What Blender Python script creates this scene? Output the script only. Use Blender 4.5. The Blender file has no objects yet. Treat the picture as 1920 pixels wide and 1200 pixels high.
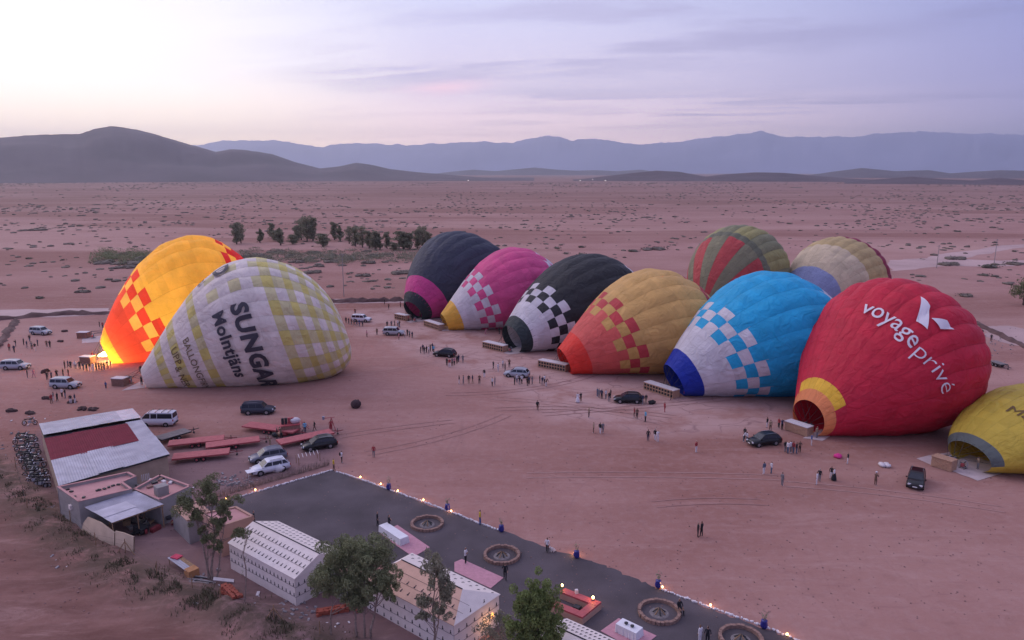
import bpy, bmesh, math, random
import numpy as np
from mathutils import Vector, Matrix, noise
R = math.radians
rnd = random.Random(7)
S = bpy.context.scene
COL = S.collection

# ------------------------------------------------------------ camera
CAM_H, PITCH, HFOV = 37.0, R(11.5), 2 * math.atan(960 / 1371.0)
cd = bpy.data.cameras.new('camera'); cam = bpy.data.objects.new('camera', cd); COL.objects.link(cam)
cam.location = (0, 0, CAM_H); cam.rotation_euler = (R(90) - PITCH, 0, 0)
cd.sensor_width = 36; cd.lens = 18 / math.tan(HFOV / 2); cd.clip_start = 0.5; cd.clip_end = 80000
S.camera = cam

# ------------------------------------------------------------ world: dusk sky, glow low on the left
SUN_AZ = R(-38)       # glow direction, measured from +Y towards +X
w = bpy.data.worlds.new('World'); S.world = w; w.use_nodes = True
nt = w.node_tree; N = nt.nodes; LK = nt.links; N.clear()
def nd(t, **kw):
    n = N.new(t)
    for k, v in kw.items(): setattr(n, k, v)
    return n
def mth(op, a, b=None, c=None, clamp=False):
    n = nd('ShaderNodeMath', operation=op); n.use_clamp = clamp
    for i, v in enumerate((a, b, c)):
        if v is None: continue
        if isinstance(v, (int, float)): n.inputs[i].default_value = v
        else: LK.new(v, n.inputs[i])
    return n.outputs[0]
def ramp(fac, stops):
    n = nd('ShaderNodeValToRGB'); cr = n.color_ramp
    while len(cr.elements) > 1: cr.elements.remove(cr.elements[-1])
    cr.elements[0].position = stops[0][0]; cr.elements[0].color = (*stops[0][1], 1)
    for p, c in stops[1:]:
        e = cr.elements.new(p); e.color = (*c, 1)
    LK.new(fac, n.inputs[0]); return n.outputs[0]
def mixc(f, a, b):
    n = nd('ShaderNodeMix', data_type='RGBA')
    if isinstance(f, (int, float)): n.inputs[0].default_value = f
    else: LK.new(f, n.inputs[0])
    for s, v in ((6, a), (7, b)):
        if isinstance(v, tuple): n.inputs[s].default_value = (*v, 1)
        else: LK.new(v, n.inputs[s])
    return n.outputs[2]
def mr_w(v, a, b):
    n = nd('ShaderNodeMapRange'); LK.new(v, n.inputs[0]); n.inputs[1].default_value = a; n.inputs[2].default_value = b; return n.outputs[0]
tc = nd('ShaderNodeTexCoord'); sx = nd('ShaderNodeSeparateXYZ'); LK.new(tc.outputs['Generated'], sx.inputs[0])
X, Y, Z = sx.outputs
hl = mth('SQRT', mth('ADD', mth('MULTIPLY', X, X), mth('MULTIPLY', Y, Y)))
dotp = mth('DIVIDE', mth('ADD', mth('MULTIPLY', X, math.sin(SUN_AZ)), mth('MULTIPLY', Y, math.cos(SUN_AZ))), mth('MAXIMUM', hl, 1e-4))
zz = mth('MAXIMUM', Z, 0.0)
lp = mth('SQRT', zz)   # ramp position = sqrt(sin elevation)
glow = ramp(lp, [(0.0, (2.2, 1.42, .84)), (.18, (2.1, 1.55, .98)), (.26, (1.45, 1.20, .90)), (.36, (.95, .90, .88)), (.48, (.68, .67, .72)), (.7, (.62, .64, .88)), (1, (.47, .46, .64))])
mid = ramp(lp, [(0.0, (2.1, 1.35, 1.10)), (.2, (1.75, 1.22, 1.08)), (.32, (.68, .58, .69)), (.46, (.475, .485, .665)), (.7, (.42, .44, .66)), (1, (.47, .46, .64))])
side = ramp(lp, [(0.0, (.50, .44, .72)), (.2, (.33, .30, .53)), (.33, (.235, .235, .46)), (.46, (.165, .195, .41)), (.7, (.28, .31, .54)), (1, (.47, .46, .64))])
f1 = nd('ShaderNodeMapRange', interpolation_type='SMOOTHSTEP'); LK.new(dotp, f1.inputs[0])
f1.inputs[1].default_value = math.cos(R(34)); f1.inputs[2].default_value = math.cos(R(4))
f2 = nd('ShaderNodeMapRange', interpolation_type='SMOOTHSTEP'); LK.new(dotp, f2.inputs[0])
f2.inputs[1].default_value = math.cos(R(80)); f2.inputs[2].default_value = math.cos(R(30))
sky = mixc(f1.outputs[0], mixc(f2.outputs[0], side, mid), glow)
# thin streaked clouds on a flat layer seen in perspective
cz = mth('ADD', mth('MAXIMUM', Z, 0.0), 0.045)
cx = mth('DIVIDE', X, cz); cy = mth('DIVIDE', Y, cz)
cv = nd('ShaderNodeCombineXYZ'); LK.new(mth('MULTIPLY', cx, .42), cv.inputs[0]); LK.new(mth('MULTIPLY', mth('ADD', cy, mth('MULTIPLY', cx, .25)), 1.0), cv.inputs[1])
nz = nd('ShaderNodeTexNoise'); nz.inputs['Scale'].default_value = 1.15; nz.inputs['Detail'].default_value = 8; nz.inputs['Roughness'].default_value = .58
nz.inputs['Distortion'].default_value = .35
LK.new(cv.outputs[0], nz.inputs[0])
cf = nd('ShaderNodeMapRange', interpolation_type='SMOOTHSTEP'); LK.new(nz.outputs[0], cf.inputs[0])
cf.inputs[1].default_value = .44; cf.inputs[2].default_value = .60
nz2 = nd('ShaderNodeTexNoise'); nz2.inputs['Scale'].default_value = .33; nz2.inputs['Detail'].default_value = 3
LK.new(cv.outputs[0], nz2.inputs[0])
cf2 = nd('ShaderNodeMapRange', interpolation_type='SMOOTHSTEP'); LK.new(nz2.outputs[0], cf2.inputs[0])
cf2.inputs[1].default_value = .38; cf2.inputs[2].default_value = .62
lift = mth('SUBTRACT', 1.0, f1.outputs[0])
lo = nd('ShaderNodeMapRange', interpolation_type='SMOOTHSTEP'); LK.new(Z, lo.inputs[0]); lo.inputs[1].default_value = .02; lo.inputs[2].default_value = .09
cover = mth('MULTIPLY', mth('MULTIPLY', cf.outputs[0], cf2.outputs[0]), mth('MULTIPLY', mth('MULTIPLY', lift, lo.outputs[0]), .72))
cc = mixc(f2.outputs[0], (.15, .15, .31), (.34, .31, .47))
sky = mixc(cover, sky, cc)
# one small pink streak of cirrus left of centre
az = mth('ARCTAN2', X, Y); el = mth('ARCTAN2', Z, hl)
g1 = mth('POWER', mth('DIVIDE', mth('SUBTRACT', az, -.098), .055), 2.0); g2 = mth('POWER', mth('DIVIDE', mth('SUBTRACT', el, mth('ADD', .1035, mth('MULTIPLY', mth('ADD', az, .098), .12))), .0085), 2.0)
pk = mth('MULTIPLY', mth('EXPONENT', mth('MULTIPLY', mth('ADD', g1, g2), -1.0)), mr_w(nz.outputs[0], .35, .6))
sky = mixc(mth('MULTIPLY', pk, .75), sky, (1.0, .60, .66))
bg = nd('ShaderNodeBackground'); bg.inputs[1].default_value = 1.72; LK.new(sky, bg.inputs[0])
out = nd('ShaderNodeOutputWorld'); LK.new(bg.outputs[0], out.inputs[0])

# ------------------------------------------------------------ soft light from the glow
sd = bpy.data.lights.new('sun', 'SUN'); sd.energy = 1.05; sd.angle = R(50); sd.color = (1, .82, .78)
so = bpy.data.objects.new('sun', sd); COL.objects.link(so)
dl = Vector((math.sin(SUN_AZ - R(22)), math.cos(SUN_AZ - R(22)), math.tan(R(28)))).normalized()
so.rotation_euler = dl.to_track_quat('Z', 'Y').to_euler()

S.view_settings.view_transform = 'Standard'; S.view_settings.look = 'None'
S.view_settings.exposure = 0; S.view_settings.gamma = 1; S.view_settings.use_curve_mapping = False
S.cycles.volume_bounces = 0; S.cycles.max_bounces = 6; S.cycles.diffuse_bounces = 2; S.cycles.transmission_bounces = 4
S.cycles.volume_step_rate = 1; S.cycles.use_denoising = True

# ------------------------------------------------------------ helpers
_c, _s = math.cos(PITCH), math.sin(PITCH)
def P(px, py, z=0.0):
    """world point at height z seen at photograph pixel (px, py)"""
    v = (py - 600) / 1371; d = Vector(((px - 960) / 1371, _c - v * _s, -_s - v * _c))
    return Vector((0, 0, CAM_H)) + d * ((z - CAM_H) / d.z)
def proj(p):
    q = np.asarray(p, float) - np.array([0, 0, CAM_H])
    zc = q[..., 1] * _c - q[..., 2] * _s; yc = -q[..., 1] * _s - q[..., 2] * _c
    return np.stack([960 + 1371 * q[..., 0] / zc, 600 + 1371 * yc / zc], -1)
def unit2(a, b):
    d = (b - a); d.z = 0; return d.normalized()

MATS = {}
def mat(name, col, rough=.8, var=.12, vscale=3.0, bump=0.0, bscale=20.0, metal=0.0, spec=.3, emit=0, trans=0.0, stretch=None):
    if name in MATS: return MATS[name]
    m = bpy.data.materials.new(name); m.use_nodes = True; t = m.node_tree; n = t.nodes; l = t.links
    b = n['Principled BSDF']; b.inputs['Roughness'].default_value = rough; b.inputs['Metallic'].default_value = metal
    b.inputs['Specular IOR Level'].default_value = spec
    tcn = n.new('ShaderNodeTexCoord'); src = tcn.outputs['Object']
    if stretch:
        mp = n.new('ShaderNodeMapping'); mp.inputs['Scale'].default_value = stretch; l.new(src, mp.inputs[0]); src = mp.outputs[0]
    nz = n.new('ShaderNodeTexNoise'); nz.inputs['Scale'].default_value = vscale; nz.inputs['Detail'].default_value = 5; l.new(src, nz.inputs[0])
    mr = n.new('ShaderNodeMapRange'); l.new(nz.outputs[0], mr.inputs[0]); mr.inputs[1].default_value = .3; mr.inputs[2].default_value = .7
    mr.inputs[3].default_value = 1 - var; mr.inputs[4].default_value = 1 + var
    mx = n.new('ShaderNodeVectorMath'); mx.operation = 'SCALE'; mx.inputs[0].default_value = col; l.new(mr.outputs[0], mx.inputs['Scale'])
    l.new(mx.outputs[0], b.inputs['Base Color'])
    if bump:
        n2 = n.new('ShaderNodeTexNoise'); n2.inputs['Scale'].default_value = bscale; n2.inputs['Detail'].default_value = 4; l.new(src, n2.inputs[0])
        bp = n.new('ShaderNodeBump'); bp.inputs['Strength'].default_value = bump; bp.inputs['Distance'].default_value = .05; l.new(n2.outputs[0], bp.inputs['Height']); l.new(bp.outputs[0], b.inputs['Normal'])
    if emit:
        b.inputs['Emission Color'].default_value = (*col, 1); b.inputs['Emission Strength'].default_value = emit
    if trans:
        tr = n.new('ShaderNodeBsdfTranslucent'); l.new(mx.outputs[0], tr.inputs[0]); ms = n.new('ShaderNodeMixShader'); ms.inputs[0].default_value = trans
        l.new(b.outputs[0], ms.inputs[1]); l.new(tr.outputs[0], ms.inputs[2]); l.new(ms.outputs[0], n['Material Output'].inputs[0])
    MATS[name] = m; return m

class MB:
    """collects simple solids; build() links them as one mesh object"""
    def __init__(s): s.v = []; s.f = []; s.m = []; s.mi = 0
    def add(s, vs, fs):
        o = len(s.v); s.v += [tuple(x) for x in vs]; s.f += [tuple(i + o for i in f) for f in fs]; s.m += [s.mi] * len(fs); return s
    def hexa(s, b, t):
        return s.add(list(b) + list(t), [(3, 2, 1, 0), (4, 5, 6, 7), (0, 1, 5, 4), (1, 2, 6, 5), (2, 3, 7, 6), (3, 0, 4, 7)])
    def box(s, c, d, rz=0.0, tilt=0.0, axis=None):
        hx, hy, hz = d[0] / 2, d[1] / 2, d[2] / 2
        M = Matrix.Rotation(rz, 3, 'Z')
        if tilt: M = M @ Matrix.Rotation(tilt, 3, axis or 'Y')
        q = [M @ Vector(p) + Vector(c) for p in ((-hx, -hy, -hz), (hx, -hy, -hz), (hx, hy, -hz), (-hx, hy, -hz), (-hx, -hy, hz), (hx, -hy, hz), (hx, hy, hz), (-hx, hy, hz))]
        return s.hexa(q[:4], q[4:])
    def rod(s, p0, p1, r0, r1=None, n=6, cap=True):
        r1 = r0 if r1 is None else r1; p0 = Vector(p0); p1 = Vector(p1); d = (p1 - p0).normalized()
        a = d.orthogonal().normalized(); b = d.cross(a); o = []
        for p, r in ((p0, r0), (p1, r1)):
            for i in range(n):
                t = 2 * math.pi * i / n; o.append(p + a * math.cos(t) * r + b * math.sin(t) * r)
        f = [(i, (i + 1) % n, n + (i + 1) % n, n + i) for i in range(n)]
        if cap: f += [tuple(range(n))[::-1], tuple(range(n, 2 * n))]
        return s.add(o, f)
    def lathe(s, prof, c=(0, 0, 0), n=12):
        o = []; f = []
        for r, z in prof:
            for i in range(n):
                t = 2 * math.pi * i / n; o.append((c[0] + r * math.cos(t), c[1] + r * math.sin(t), c[2] + z))
        for k in range(len(prof) - 1):
            for i in range(n): f.append((k * n + i, k * n + (i + 1) % n, (k + 1) * n + (i + 1) % n, (k + 1) * n + i))
        f += [tuple(range(n))[::-1], tuple(range((len(prof) - 1) * n, len(prof) * n))]
        return s.add(o, f)
    def blob(s, c, r, n=6, m=4, jit=.2, rn=rnd):
        o = [(c[0], c[1], c[2] + r[2])]; f = []
        for k in range(1, m):
            th = math.pi * k / m
            for i in range(n):
                t = 2 * math.pi * i / n; j = 1 + rn.uniform(-jit, jit)
                o.append((c[0] + r[0] * j * math.sin(th) * math.cos(t), c[1] + r[1] * j * math.sin(th) * math.sin(t), c[2] + r[2] * j * math.cos(th)))
        o.append((c[0], c[1], c[2] - r[2])); L = len(o) - 1
        for i in range(n):
            f.append((0, 1 + i, 1 + (i + 1) % n)); f.append((L, L - n + (i + 1) % n, L - n + i))
            for k in range(m - 2):
                a = 1 + k * n; f.append((a + i, a + n + i, a + n + (i + 1) % n, a + (i + 1) % n))
        return s.add(o, f)
    def build(s, name, ms, parent=None, smooth=False):
        me = bpy.data.meshes.new(name); me.from_pydata(s.v, [], s.f); me.validate()
        ms = ms if isinstance(ms, (list, tuple)) else [ms]
        for m in ms: me.materials.append(m)
        if len(ms) > 1: me.polygons.foreach_set('material_index', s.m)
        if smooth: me.polygons.foreach_set('use_smooth', [True] * len(me.polygons))
        me.update()
        return link(name, me, parent)
def link(name, data, parent=None):
    o = bpy.data.objects.new(name, data); COL.objects.link(o)
    if parent is not None: o.parent = parent
    return o
def tag(o, label=None, cat=None, group=None, kind=None):
    for k, v in (('label', label), ('category', cat), ('group', group), ('kind', kind)):
        if v: o[k] = v
    return o
def thing(name, label, cat, loc=(0, 0, 0), rz=0.0, group=None):
    o = link(name, None); o.location = loc; o.rotation_euler = (0, 0, rz); o.empty_display_size = .5
    return tag(o, label, cat, group)
KIDS = {}
def copy_tree(o, parent=None):
    c = o.copy(); COL.objects.link(c)
    if parent is not None: c.parent = parent
    for ch in [x for x in ALLOBJ(o)]: copy_tree(ch, c)
    return c
def ALLOBJ(o):
    if o.name not in KIDS: KIDS[o.name] = list(o.children)
    return KIDS[o.name]

# ------------------------------------------------------------ common materials
M_white = mat('white_canvas', (.74, .64, .60), .8, .06, 1.5, .2, 8)
M_roofcanvas = mat('beige_canvas', (.60, .37, .28), .85, .1, 1.0, .2, 8)
M_dark = mat('dark_metal', (.03, .03, .035), .5, .2)
M_rubber = mat('rubber', (.02, .02, .022), .85)
M_wood = mat('wood', (.28, .17, .1), .8, .25, 6, .3, 30)
M_wick = mat('wicker', (.42, .25, .17), .8, .25, 8, .5, 40)
M_wickd = mat('dark_wicker', (.26, .14, .11), .8, .3, 8, .5, 40)
M_pad = mat('white_padding', (.62, .56, .58), .7, .1)
M_iron = mat('sheet_metal', (.31, .30, .37), .55, .2, .6, .15, 3, metal=.35, spec=.5)
M_iron2 = mat('bright_sheet_metal', (.42, .40, .47), .5, .16, .8, .15, 3, metal=.25, spec=.5)
M_maroon = mat('maroon_sheet_metal', (.17, .018, .035), .8, .15, .8, .15, 3, spec=.15)
M_wallb = mat('beige_plaster', (.40, .29, .22), .9, .15, .7, .3, 6)
M_wallg = mat('grey_render', (.30, .27, .26), .9, .15, .8, .3, 6)
M_pinkroof = mat('pink_roof_screed', (.50, .26, .25), .9, .10, .8, .2, 6)
M_salmon = mat('salmon_plaster', (.46, .27, .21), .9, .1, .8, .2, 6)
M_red = mat('red_paint', (.40, .075, .085), .55, .15, 1.5, .1, 10, spec=.4)
M_reddark = mat('dark_red_paint', (.20, .03, .04), .6, .15)
M_rug = mat('pink_rug', (.52, .26, .31), .95, .1, 3, .3, 30)
M_cloth = mat('white_tablecloth', (.74, .72, .76), .7, .05, 2)
M_stone = mat('tan_stone', (.27, .165, .135), .9, .25, 4, .5, 20)
M_white_stone = mat('whitewashed_stone', (.72, .66, .68), .8, .15, 3)
M_blue = mat('cobalt_glaze', (.03, .03, .22), .35, .2, spec=.6)
M_ash = mat('ash', (.20, .17, .17), .95, .3, 8)
M_flame = mat('lamp_flame', (1, .50, .16), .5, 0, emit=14)
M_leafd = mat('leaf_dark', (.17, .18, .085), .7, .35, 2.5, trans=.15)
M_leafm = mat('leaf_mid', (.22, .235, .12), .7, .35, 2.5, trans=.15)
M_leafg = mat('leaf_grey', (.25, .235, .16), .75, .35, 2.5, trans=.15)
M_bark = mat('pale_bark', (.26, .19, .16), .9, .3, 5, .4, 20)
M_barkd = mat('dark_bark', (.10, .07, .06), .9, .3, 5, .4, 20)
M_shrub = mat('shrub_leaf', (.145, .115, .09), .85, .3, .4)
M_drygrass = mat('dry_grass', (.11, .095, .055), .9, .35, .5)
M_tarp = mat('ground_tarp', (.50, .40, .40), .8, .12, 1)

# ------------------------------------------------------------ ground: one sheet to the horizon
def axis_pts(lo, hi, step, far, g=1.22):
    a = list(np.arange(lo, hi + .01, step)); d = step
    while a[-1] < far: d *= g; a.append(a[-1] + d)
    d = step
    while a[0] > -far: d *= g; a.insert(0, a[0] - d)
    return np.array(a)
gx = axis_pts(-120, 130, 1.25, 60000); gy = axis_pts(30, 230, 1.25, 60000)
nx, ny = len(gx), len(gy)
GX, GY = np.meshgrid(gx, gy, indexing='ij')
pp = proj(np.stack([GX, GY, 0 * GX], -1)); GPX, GPY = pp[..., 0], pp[..., 1]
front = GY > 10
def poly_mask(px, py, poly, soft):
    inside = np.zeros(px.shape, bool); dmin = np.full(px.shape, 1e9); n = len(poly)
    for i in range(n):
        x0, y0 = poly[i]; x1, y1 = poly[(i + 1) % n]
        cond = ((y0 > py) != (y1 > py)) & (px < (x1 - x0) * (py - y0) / (y1 - y0 + 1e-9) + x0); inside ^= cond
        t = np.clip(((px - x0) * (x1 - x0) + (py - y0) * (y1 - y0)) / ((x1 - x0) ** 2 + (y1 - y0) ** 2 + 1e-9), 0, 1)
        dmin = np.minimum(dmin, np.hypot(px - x0 - t * (x1 - x0), py - y0 - t * (y1 - y0)))
    return np.clip(np.where(inside, dmin, -dmin) / soft + .5, 0, 1)
def wpoly(pts): return [tuple(P(*p)[:2]) for p in pts]
pale = poly_mask(GX, GY, wpoly([(640, 585), (760, 575), (1000, 650), (1250, 720), (1480, 760), (1500, 800), (1360, 810), (1240, 815), (1150, 800), (1040, 790), (960, 735), (880, 700), (760, 660), (680, 630)]), 5)
cool = poly_mask(GX, GY, wpoly([(330, 845), (560, 800), (640, 800), (640, 870), (430, 930), (330, 930), (260, 905)]), 4)
rough_l = poly_mask(GX, GY, wpoly([(-600, 640), (10, 640), (20, 790), (110, 900), (130, 1000), (300, 1010), (480, 1090), (720, 1260), (-900, 1900)]), 3)
cool = np.maximum(cool, poly_mask(GX, GY, wpoly([(40, 830), (95, 800), (330, 845), (440, 930), (700, 1100), (900, 1230), (700, 1400), (560, 1260), (400, 1130), (230, 1040), (120, 960), (60, 900)]), 3))
warm = poly_mask(GX, GY, wpoly([(-700, 900), (0, 910), (60, 960), (160, 1050), (300, 1130), (430, 1200), (560, 1290), (-900, 1900)]), 3)
Zg = np.zeros_like(GX)
# scrubby bank in the left foreground
bank = [P(-260, 820), P(-60, 850), P(20, 905), P(95, 985), P(200, 1060), P(330, 1110), P(470, 1160), P(640, 1235), P(800, 1310)]
bd = np.full(GX.shape, 1e9)
for a, b in zip(bank, bank[1:]):
    dx, dy = b.x - a.x, b.y - a.y; t = np.clip(((GX - a.x) * dx + (GY - a.y) * dy) / (dx * dx + dy * dy), 0, 1)
    bd = np.minimum(bd, np.hypot(GX - a.x - t * dx, GY - a.y - t * dy))
nzv = np.zeros_like(GX); ii = np.argwhere((np.abs(GX) < 135) & (GY > 25) & (GY < 240))
for i, j in ii: nzv[i, j] = noise.fractal((GX[i, j] * .35, GY[i, j] * .35, 0), 1, 2, 3)
Zg += np.exp(-(bd / 1.9) ** 2) * (.55 + .5 * nzv) + rough_l * nzv * .12
Zg = np.where((np.abs(GX) < 135) & (GY < 240), Zg, 0)
bankm = np.exp(-(bd / 3.0) ** 2)
gverts = np.stack([GX, GY, Zg], -1).reshape(-1, 3)
idx = np.arange(nx * ny).reshape(nx, ny)
gfaces = np.stack([idx[:-1, :-1], idx[1:, :-1], idx[1:, 1:], idx[:-1, 1:]], -1).reshape(-1, 4)
gme = bpy.data.meshes.new('ground'); gme.from_pydata(gverts.tolist(), [], gfaces.tolist())
gme.polygons.foreach_set('use_smooth', [True] * len(gme.polygons))
ca = gme.color_attributes.new('zones', 'FLOAT_COLOR', 'POINT')
cols = np.stack([pale, cool, bankm, warm], -1).reshape(-1, 4); ca.data.foreach_set('color', cols.ravel())
gm = bpy.data.materials.new('red_desert_soil'); gm.use_nodes = True
nt = gm.node_tree; N = nt.nodes; LK = nt.links; B = N['Principled BSDF']; B.inputs['Roughness'].default_value = .95; B.inputs['Specular IOR Level'].default_value = .1
tcn = nd('ShaderNodeTexCoord'); OB = tcn.outputs['Object']
def noi(scale, det=6, rough=.6, stretch=None, dist=0.0):
    n = nd('ShaderNodeTexNoise'); n.inputs['Scale'].default_value = scale; n.inputs['Detail'].default_value = det; n.inputs['Roughness'].default_value = rough; n.inputs['Distortion'].default_value = dist
    src = OB
    if stretch:
        mp = nd('ShaderNodeMapping'); mp.inputs['Rotation'].default_value = (0, 0, stretch[1]); mp.inputs['Scale'].default_value = stretch[0]; LK.new(OB, mp.inputs[0]); src = mp.outputs[0]
    LK.new(src, n.inputs[0]); return n.outputs[0]
def mr(v, a, b, c=0.0, d=1.0, smooth=True):
    n = nd('ShaderNodeMapRange'); n.interpolation_type = 'SMOOTHSTEP' if smooth else 'LINEAR'
    LK.new(v, n.inputs[0])
    for i, q in enumerate((a, b, c, d)): n.inputs[i + 1].default_value = q
    return n.outputs[0]
vc = nd('ShaderNodeVertexColor'); vc.layer_name = 'zones'; sp = nd('ShaderNodeSeparateColor'); LK.new(vc.outputs[0], sp.inputs[0])
base = mixc(mr(noi(.035, 7), .35, .68), (.345, .175, .150), (.41, .225, .195))
base = mixc(mr(noi(.0035, 5, .55, ((1, 2.2, 1), .15)), .42, .66), base, (.46, .27, .23))
base = mixc(mr(noi(.0016, 5, .6, ((1, 4.0, 1), -.05), .6), .47, .58, 0, .85), base, (.25, .11, .085))
base = mixc(mr(noi(.9, 6, .7), .42, .75, 0, .30), base, (.46, .30, .28))
base = mixc(mr(noi(.28, 6, .72, ((1, 4, 1), .35), .5), .52, .72, 0, .35), base, (.25, .12, .115))
pv = mth('MULTIPLY', sp.outputs[0], mr(noi(.09, 6, .65), .36, .56)); base = mixc(mth('MULTIPLY', pv, .75), base, (.50, .33, .305))
# drying cracks and hose marks in the pale patch
vo = nd('ShaderNodeTexVoronoi'); vo.feature = 'DISTANCE_TO_EDGE'; vo.inputs['Scale'].default_value = .17
mp = nd('ShaderNodeMapping'); mp.inputs['Scale'].default_value = (.6, 1.4, 1); mp.inputs['Rotation'].default_value = (0, 0, .4)
wv = nd('ShaderNodeVectorMath'); wv.operation = 'ADD'; nn = nd('ShaderNodeTexNoise'); nn.inputs['Scale'].default_value = .12; LK.new(OB, nn.inputs[0])
sc_ = nd('ShaderNodeVectorMath'); sc_.operation = 'SCALE'; sc_.inputs['Scale'].default_value = 9; LK.new(nn.outputs[1], sc_.inputs[0]); LK.new(OB, wv.inputs[0]); LK.new(sc_.outputs[0], wv.inputs[1]); LK.new(wv.outputs[0], mp.inputs[0]); LK.new(mp.outputs[0], vo.inputs[0])
crk = mth('MULTIPLY', mth('MULTIPLY', mr(vo.outputs[0], 0, .035, 1, 0), pv), .65); base = mixc(crk, base, (.22, .12, .12))
base = mixc(mth('MULTIPLY', sp.outputs[1], .78), base, (.185, .120, .128))
base = mixc(mth('MULTIPLY', vc.outputs[1], mr(noi(.12, 6, .7, ((1, 3, 1), -.5)), .3, .7, .5, .95)), base, (.155, .072, .060))
bk = mth('MULTIPLY', sp.outputs[2], mr(noi(.5, 7, .75), .30, .55)); base = mixc(mth('MULTIPLY', bk, .92), base, (.085, .062, .045))
for sc_t, rot, ds in ((.045, .9, 5.0), (.07, .35, 7.0), (.03, 1.7, 4.0)):   # faint vehicle tracks: thin long loops
    nv = noi(sc_t, 2, .4, ((1, .28, 1), rot), .4); t1 = mr(mth('ABSOLUTE', mth('SUBTRACT', mth('FRACT', mth('MULTIPLY', nv, ds * 2)), .5)), 0, .022, 1, 0)
    base = mixc(mth('MULTIPLY', t1, mr(noi(.018, 3), .45, .62, 0, .30)), base, (.27, .145, .13))
base = mixc(mr(noi(.055, 7, .8, ((1, 5, 1), .6), .8), .50, .70, 0, .40), base, (.47, .29, .26))
sy = nd('ShaderNodeSeparateXYZ'); LK.new(OB, sy.inputs[0])   # the far plain is covered in darker low steppe plants
base = mixc(mth('MULTIPLY', mr(sy.outputs[1], 260, 1100), mr(noi(.006, 6, .65, ((1, 3, 1), .05)), .32, .62, .30, .75)), base, (.235, .130, .105))
base = mixc(mr(noi(.35, 6, .8), .52, .70, 0, .22), base, (.22, .115, .10))
LK.new(base, B.inputs['Base Color'])
bp = nd('ShaderNodeBump'); bp.inputs['Strength'].default_value = .6; bp.inputs['Distance'].default_value = .12
LK.new(mth('ADD', noi(1.6, 8, .75), mth('MULTIPLY', noi(.25, 5), 1.5)), bp.inputs['Height']); LK.new(bp.outputs[0], B.inputs['Normal'])
gme.materials.append(gm); gme.update()
tag(link('ground', gme), 'wide red desert plain', kind='structure')

def sheet(name, pts, m, z=.02, sub=0, jit=0.0, label=None, kind='structure', world=False):
    """flat ground sheet with an uneven edge"""
    q = [Vector(p) if world else P(*p) for p in pts]
    if sub:
        o = []
        for a, b in zip(q, q[1:] + q[:1]):
            for k in range(sub):
                p = a.lerp(b, k / sub); o.append(p + (Vector((rnd.uniform(-jit, jit), rnd.uniform(-jit, jit), 0)) if k else Vector()))
        q = o
    me = bpy.data.meshes.new(name); bm = bmesh.new(); vs = [bm.verts.new((p.x, p.y, z)) for p in q]; f = bm.faces.new(vs); bm.normal_update()
    if f.normal.z < 0: f.normal_flip()
    bmesh.ops.triangulate(bm, faces=[f]); bm.to_mesh(me); bm.free(); me.materials.append(m)
    o = link(name, me); tag(o, label, kind=kind); return o
M_road = mat('pale_dirt_track', (.47, .33, .31), .95, .12, .08, .3, 2)
M_road2 = mat('pale_wash', (.46, .31, .29), .95, .18, .05, .3, 2)
M_gravel = mat('grey_gravel', (.088, .071, .080), .9, .26, .22, .8, 9)
M_burrow = mat('dark_bank_soil', (.13, .075, .07), .95, .3, .4, .6, 3)
sheet('dirt_track', [(-250, 604), (0, 598), (205, 590), (205, 578), (0, 581), (-250, 586)], M_road, .03, 8, 1.0, 'pale track behind the left balloons')
sheet('dirt_track', [(600, 570), (770, 568), (770, 560), (600, 561)], M_road, .03, 6, .8, 'pale track between the balloons')
sheet('dirt_track', [(1668, 508), (1760, 500), (1960, 497), (2200, 500), (2200, 486), (1960, 489), (1790, 486), (1900, 466), (2150, 452), (2150, 447), (1880, 460), (1740, 482), (1668, 490)], M_road2, .03, 6, 2.5, 'pale forked track behind the cream balloon')
sheet('dirt_track', [(1850, 632), (1950, 660), (2100, 720), (2200, 720), (2050, 650), (1900, 612), (1840, 612)], M_road2, .03, 6, .8, 'pale track beside the red balloon')
sheet('gravel_yard', [(300, 978), (440, 934), (624, 880), (630, 884), (780, 938), (940, 995), (1040, 1030), (1125, 1058), (1180, 1080), (1237, 1105), (1360, 1152), (1490, 1200), (1700, 1290), (1300, 1400), (1010, 1290), (900, 1170), (770, 1075), (690, 1050), (600, 1040), (490, 990), (440, 975)], M_gravel, .02, 10, .22, 'grey gravel terrace of the camp')
def ridge(name, pts, hgt, wid, m, label, amp=.5):
    q = [P(*p) for p in pts]; o = []
    for a, b in zip(q, q[1:]):
        n = max(2, int((b - a).length / 1.5))
        for k in range(n): o.append(a.lerp(b, k / n))
    o.append(q[-1]); mb = MB(); vs = []; fs = []
    for i, p in enumerate(o):
        d = (o[min(i + 1, len(o) - 1)] - o[max(i - 1, 0)]).normalized(); nrm = Vector((-d.y, d.x, 0)); e = min(1, i / 2, (len(o) - 1 - i) / 2)
        for k, (t, z) in enumerate(((-1, -.02), (-.5, .6), (0, 1), (.5, .6), (1, -.02))):
            j = 1 + amp * rnd.uniform(-1, 1); vs.append(p + nrm * t * wid * j + Vector((0, 0, z * hgt * (j if e else .02) + .0)))
    for i in range(len(o) - 1):
        for k in range(4): a = i * 5 + k; fs.append((a, a + 1, a + 6, a + 5))
    mb.add(vs, fs); tag(mb.build(name, m, None, True), label, kind='structure')
ridge('earth_bank', [(-250, 603), (-100, 602), (0, 600), (60, 594), (120, 590), (212, 588)], .9, 1.3, M_burrow, 'low dark earth bank behind the left cars')
ridge('earth_bank', [(30, 600), (15, 622), (0, 645), (-60, 700), (-120, 760)], .6, 1.0, M_burrow, 'low bank running towards the camera at the left edge')
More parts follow.
